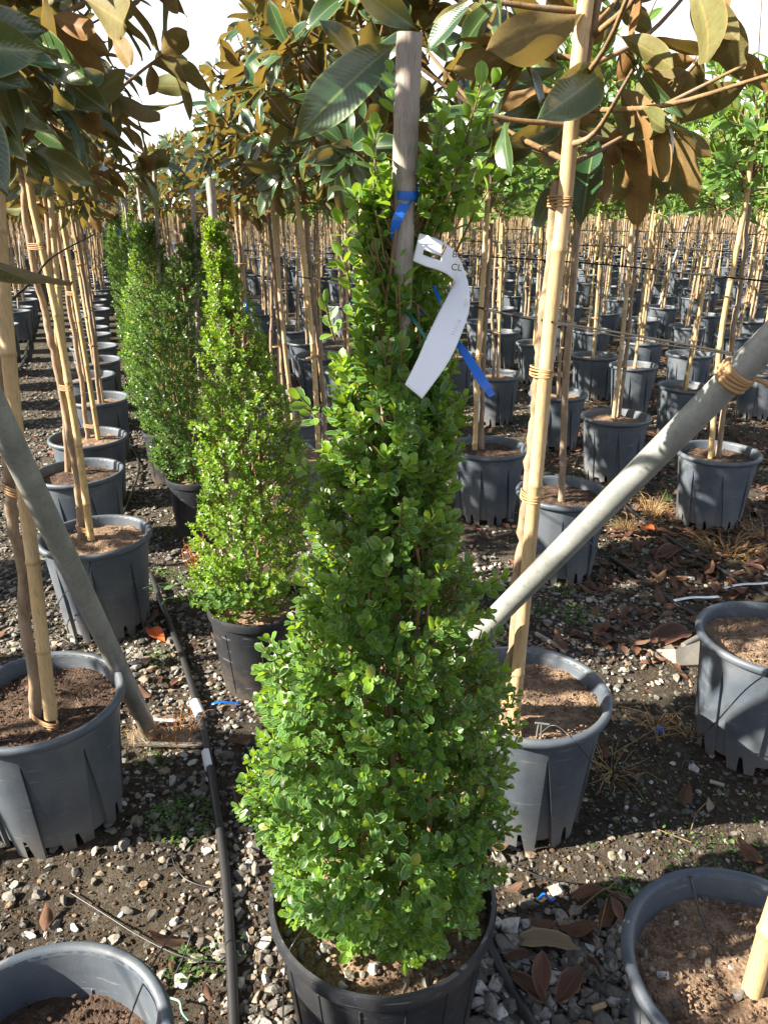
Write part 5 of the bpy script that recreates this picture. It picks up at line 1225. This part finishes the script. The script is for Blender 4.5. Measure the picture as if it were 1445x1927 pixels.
mb = MB(); c1 = WY(738, 1060, Y0); a = np.linspace(0, 6.283, 25); tube(mb, c1 - np.array([*pB, GL]) + np.stack([np.cos(a) * .022, np.sin(a) * .022, np.sin(a) * .003], -1), .0018, 6, cap=False); build(mb, 'tie', M['green'], B0)
# blue ribbons on the canes of the far boxwoods, blue scraps on the ground
for (x, y, Y, s) in [(290, 450, 7., .03), (460, 575, 2.2, .012), (434, 515, 3.4, .018), (405, 505, 3.4, .014), (357, 512, 4.6, .03), (232, 490, 8, .03), (222, 435, 9, .04)]:
    w = WY(x, y, Y - .27); mb = MB(); rg = np.random.default_rng(x)
    q = w + np.array([[0, 0, s], [s * .4, -.01, 0], [s * .2, -.01, -s], [s * .5, 0, -s * 1.8]]); q = catmull(q, 4); v = np.concatenate([q, q + np.array([s * .45, 0, 0])]); n = len(q); mb.add(v, [(i_, i_ + 1, n + i_ + 1, n + i_) for i_ in range(n - 1)])
    o = build(mb, 'blue_ribbon', M['blue']); md = o.modifiers.new('thick', 'SOLIDIFY'); md.thickness = .0006
    tag(o, {290: 'blue ribbon on a grey cane far down the boxwood row', 460: 'blue scrap of ribbon right of the bright boxwood top', 434: 'blue ribbon just above the bright boxwood shoulder', 405: 'blue ribbon seen behind the bright boxwood top shoots', 357: 'blue ribbon in the dark boxwood behind the bright one', 232: 'small blue ribbon low on the far boxwoods', 222: 'tiny blue ribbon high on the farthest boxwoods'}[x], 'ribbon', 'blue ribbons on the boxwood canes')
def ground_strip(p0, p1, wpx, name, lab, mat, cat, z=.02):
    A_ = WZ(*p0, z); B_ = WZ(*p1, z); d = unit(B_ - A_); s = np.cross(d, [0, 0, 1]) * wpx / 2; t = np.linspace(0, 1, 9)[:, None]; q = A_ + (B_ - A_) * t; q[:, 2] += np.sin(t[:, 0] * 5) * .006
    n = 9; mb = MB(); mb.add(np.concatenate([q - s, q + s]), [(i_, n + i_, n + i_ + 1, i_ + 1) for i_ in range(n - 1)]); o = build(mb, name, M[mat]); md = o.modifiers.new('thick', 'SOLIDIFY'); md.thickness = .0008; tag(o, lab, cat); return o
ground_strip((1268, 1130), (1352, 1120), .018, 'plant_tag', 'white plant tag lying on the hose left of the pale right pot', 'white', 'plant tag', .04)
ground_strip((1362, 1106), (1445, 1094), .016, 'plant_tag', 'white plant tag lying on the hose at the right edge', 'white', 'plant tag', .04)
ground_strip((252, 1358), (335, 1352), .016, 'plant_tag', 'white plant tag on the gravel behind the left pipe foot', 'white', 'plant tag', .02)
ground_strip((398, 1325), (452, 1320), .012, 'blue_tape', 'blue tape strip on gravel right of the white hose fitting', 'blue', 'tape', .03)
mb = MB(); w = WZ(1242, 1374, .015); tube(mb, [(0, 0, -.012), (0, 0, .006), (0, 0, .010)], [.013, .013, .010], 14); o = build(mb, 'bottle_cap', M['blue'], None, True, 40, tuple(w)); o.rotation_euler = (1.1, .2, .3); tag(o, 'round blue plastic cap lying on the soil at the right', 'cap')
mb = MB(); w = WZ(1028, 1693, .006); q = w + np.array([[-.02, 0, 0], [-.005, .01, .008], [.01, -.006, .004], [.02, .005, 0]]); tube(mb, catmull(q, 5), .004, 5); o = build(mb, 'blue_scrap', M['blue']); tag(o, 'crumpled blue scrap on the soil right of the black pot', 'scrap')
mb = MB(); tube(mb, catmull([WZ(322, 1878, .02), WZ(338, 1885, .03), WZ(343, 1905, .03), WZ(355, 1920, .02)], 5), .0025, 5); M['aqua'] = simple('aqua_string', (.20, .42, .36), .5); o = build(mb, 'string_scrap', M['aqua']); tag(o, 'pale aqua string scrap on the soil at the bottom left', 'string')
# white clip sticking out of the soil of the middle pot
mb = MB(); w = WZ(1008, 1392, .31); tube(mb, [w, w + np.array([0.003, 0, .05])], .0022, 6); tube(mb, [w + np.array([.012, 0, 0]), w + np.array([.010, 0, .05])], .0022, 6); tube(mb, [w + np.array([-.006, 0, .052]), w + np.array([.03, 0, .047])], .0028, 6); o = build(mb, 'wire_clip', M['galv']); tag(o, 'small grey clip stuck in the soil of the middle right pot', 'clip')

# ------------------------------------------------------------------ the large leaves nearest the camera, placed one by one
def hero(tree, base, tip, d0, d1, up=True, wide=1.0, roll=0., var=0):
    root = trees[tree]; cr = [c for c in root.children if c.name.split('.')[0] == 'crown'][0]; o0 = np.array(root.location)
    p0, p1 = WD(*base, d0), WD(*tip, d1); L = np.linalg.norm(p1 - p0); v = -unit((p0 + p1) / 2 - np.array([0, 0, CAMH]))
    ax = unit(p1 - p0); side = np.cross(ax, v); n = v * math.cos(roll) + side * math.sin(roll)
    if not up: n = -n
    Rr = leaf_frames(ax[None], n[None])[0]; leaf_objects(MAG, M['mag'], [p0 - o0], [Rr @ np.diag([wide, 1, 1])], [L], [var], cr, [0])
    o = cr.children[-1] if cr.children else None
for h in [('C2', (752, 78), (572, 206), 1.45, 1.38, True, 1.15, .3), ('C1', (1110, 18), (908, 112), 1.30, 1.22, False, .95, .3), ('C1', (1148, 122), (1052, 208), 1.35, 1.25, True, 1.2, -.2), ('C1', (1160, 65), (1292, 120), 1.35, 1.3, False, .95, .2),
          ('C0', (1290, -50), (1404, 142), .98, .92, False, .95, .35), ('C1', (1150, 150), (1282, 335), 1.4, 1.3, False, .85, .5), ('C1', (1120, 60), (1010, 20), 1.42, 1.38, True, .8, .3), ('C1', (1150, 130), (1215, 60), 1.5, 1.45, True, .8, -.3), ('C1', (1060, 190), (930, 235), 1.5, 1.42, True, .8, .3), ('C1', (1040, 250), (925, 300), 1.55, 1.5, True, .8, -.3), ('C1', (1150, 240), (1240, 250), 1.5, 1.46, True, .8, .6), ('C1', (1130, 90), (1180, -20), 1.45, 1.4, True, .8, .2), ('C1', (1140, 190), (1265, 290), 1.42, 1.35, False, 1.0, -.4), ('C1', (1200, 130), (1322, 182), 1.45, 1.4, False, 1.2, .2), ('C1', (1125, 240), (1085, 415), 1.5, 1.42, True, .8, .4),
          ('C1', (1130, 230), (1120, 400), 1.52, 1.47, False, .8, -.2), ('C1', (1060, 250), (985, 340), 1.5, 1.45, False, 1.0, 0), ('C1', (1190, 90), (1222, 210), 1.4, 1.34, True, .6, .8), ('C1', (1060, 320), (1010, 420), 1.55, 1.5, True, .8, .2), ('C1', (1080, 215), (975, 275), 1.5, 1.42, True, .8, -.4),
          ('C1', (1040, 60), (960, -20), 1.4, 1.35, False, 1, 0), ('C1', (1060, 130), (960, 150), 1.55, 1.5, True, .8, .6), ('C2', (790, 60), (665, -30), 1.5, 1.45, True, 1.2, .2), ('C2', (800, 55), (930, -10), 1.5, 1.42, False, .9, .3), ('C2', (800, 62), (845, 110), 1.55, 1.5, True, 1.0, .9),
          ('A1', (20, 40), (182, 146), 1.35, 1.3, True, .85, .3), ('A1', (62, 98), (186, 208), 1.4, 1.34, True, 1.0, .1), ('A1', (150, -10), (292, 80), 1.3, 1.25, False, 1.1, .2), ('A1', (90, 25), (190, 70), 1.4, 1.36, False, .9, 0), ('A1', (-10, 110), (35, 250), 1.35, 1.3, True, .8, -.2),
          ('A1', (88, 185), (205, 238), 1.45, 1.4, False, .9, .3), ('A1', (0, 170), (98, 232), 1.4, 1.33, True, .9, .3), ('A2', (272, 163), (364, 160), 1.9, 1.85, False, 1.1, .2), ('A1', (-10, 260), (62, 318), 1.45, 1.4, False, .8, .2), ('A2', (45, 225), (145, 290), 1.8, 1.75, True, .8, 0),
          ('A2', (205, 60), (260, 125), 2.0, 1.95, False, 1.1, .3), ('A1', (-20, 20), (60, 95), 1.3, 1.28, True, .8, .5), ('A1', (-15, 200), (60, 300), 1.38, 1.33, True, .8, .2)]:
    hero(*h[:6], h[6] * .88, h[7], var=.3 + .6 * rnd.random() if h[0] != 'C1' else .35 + .4 * rnd.random())
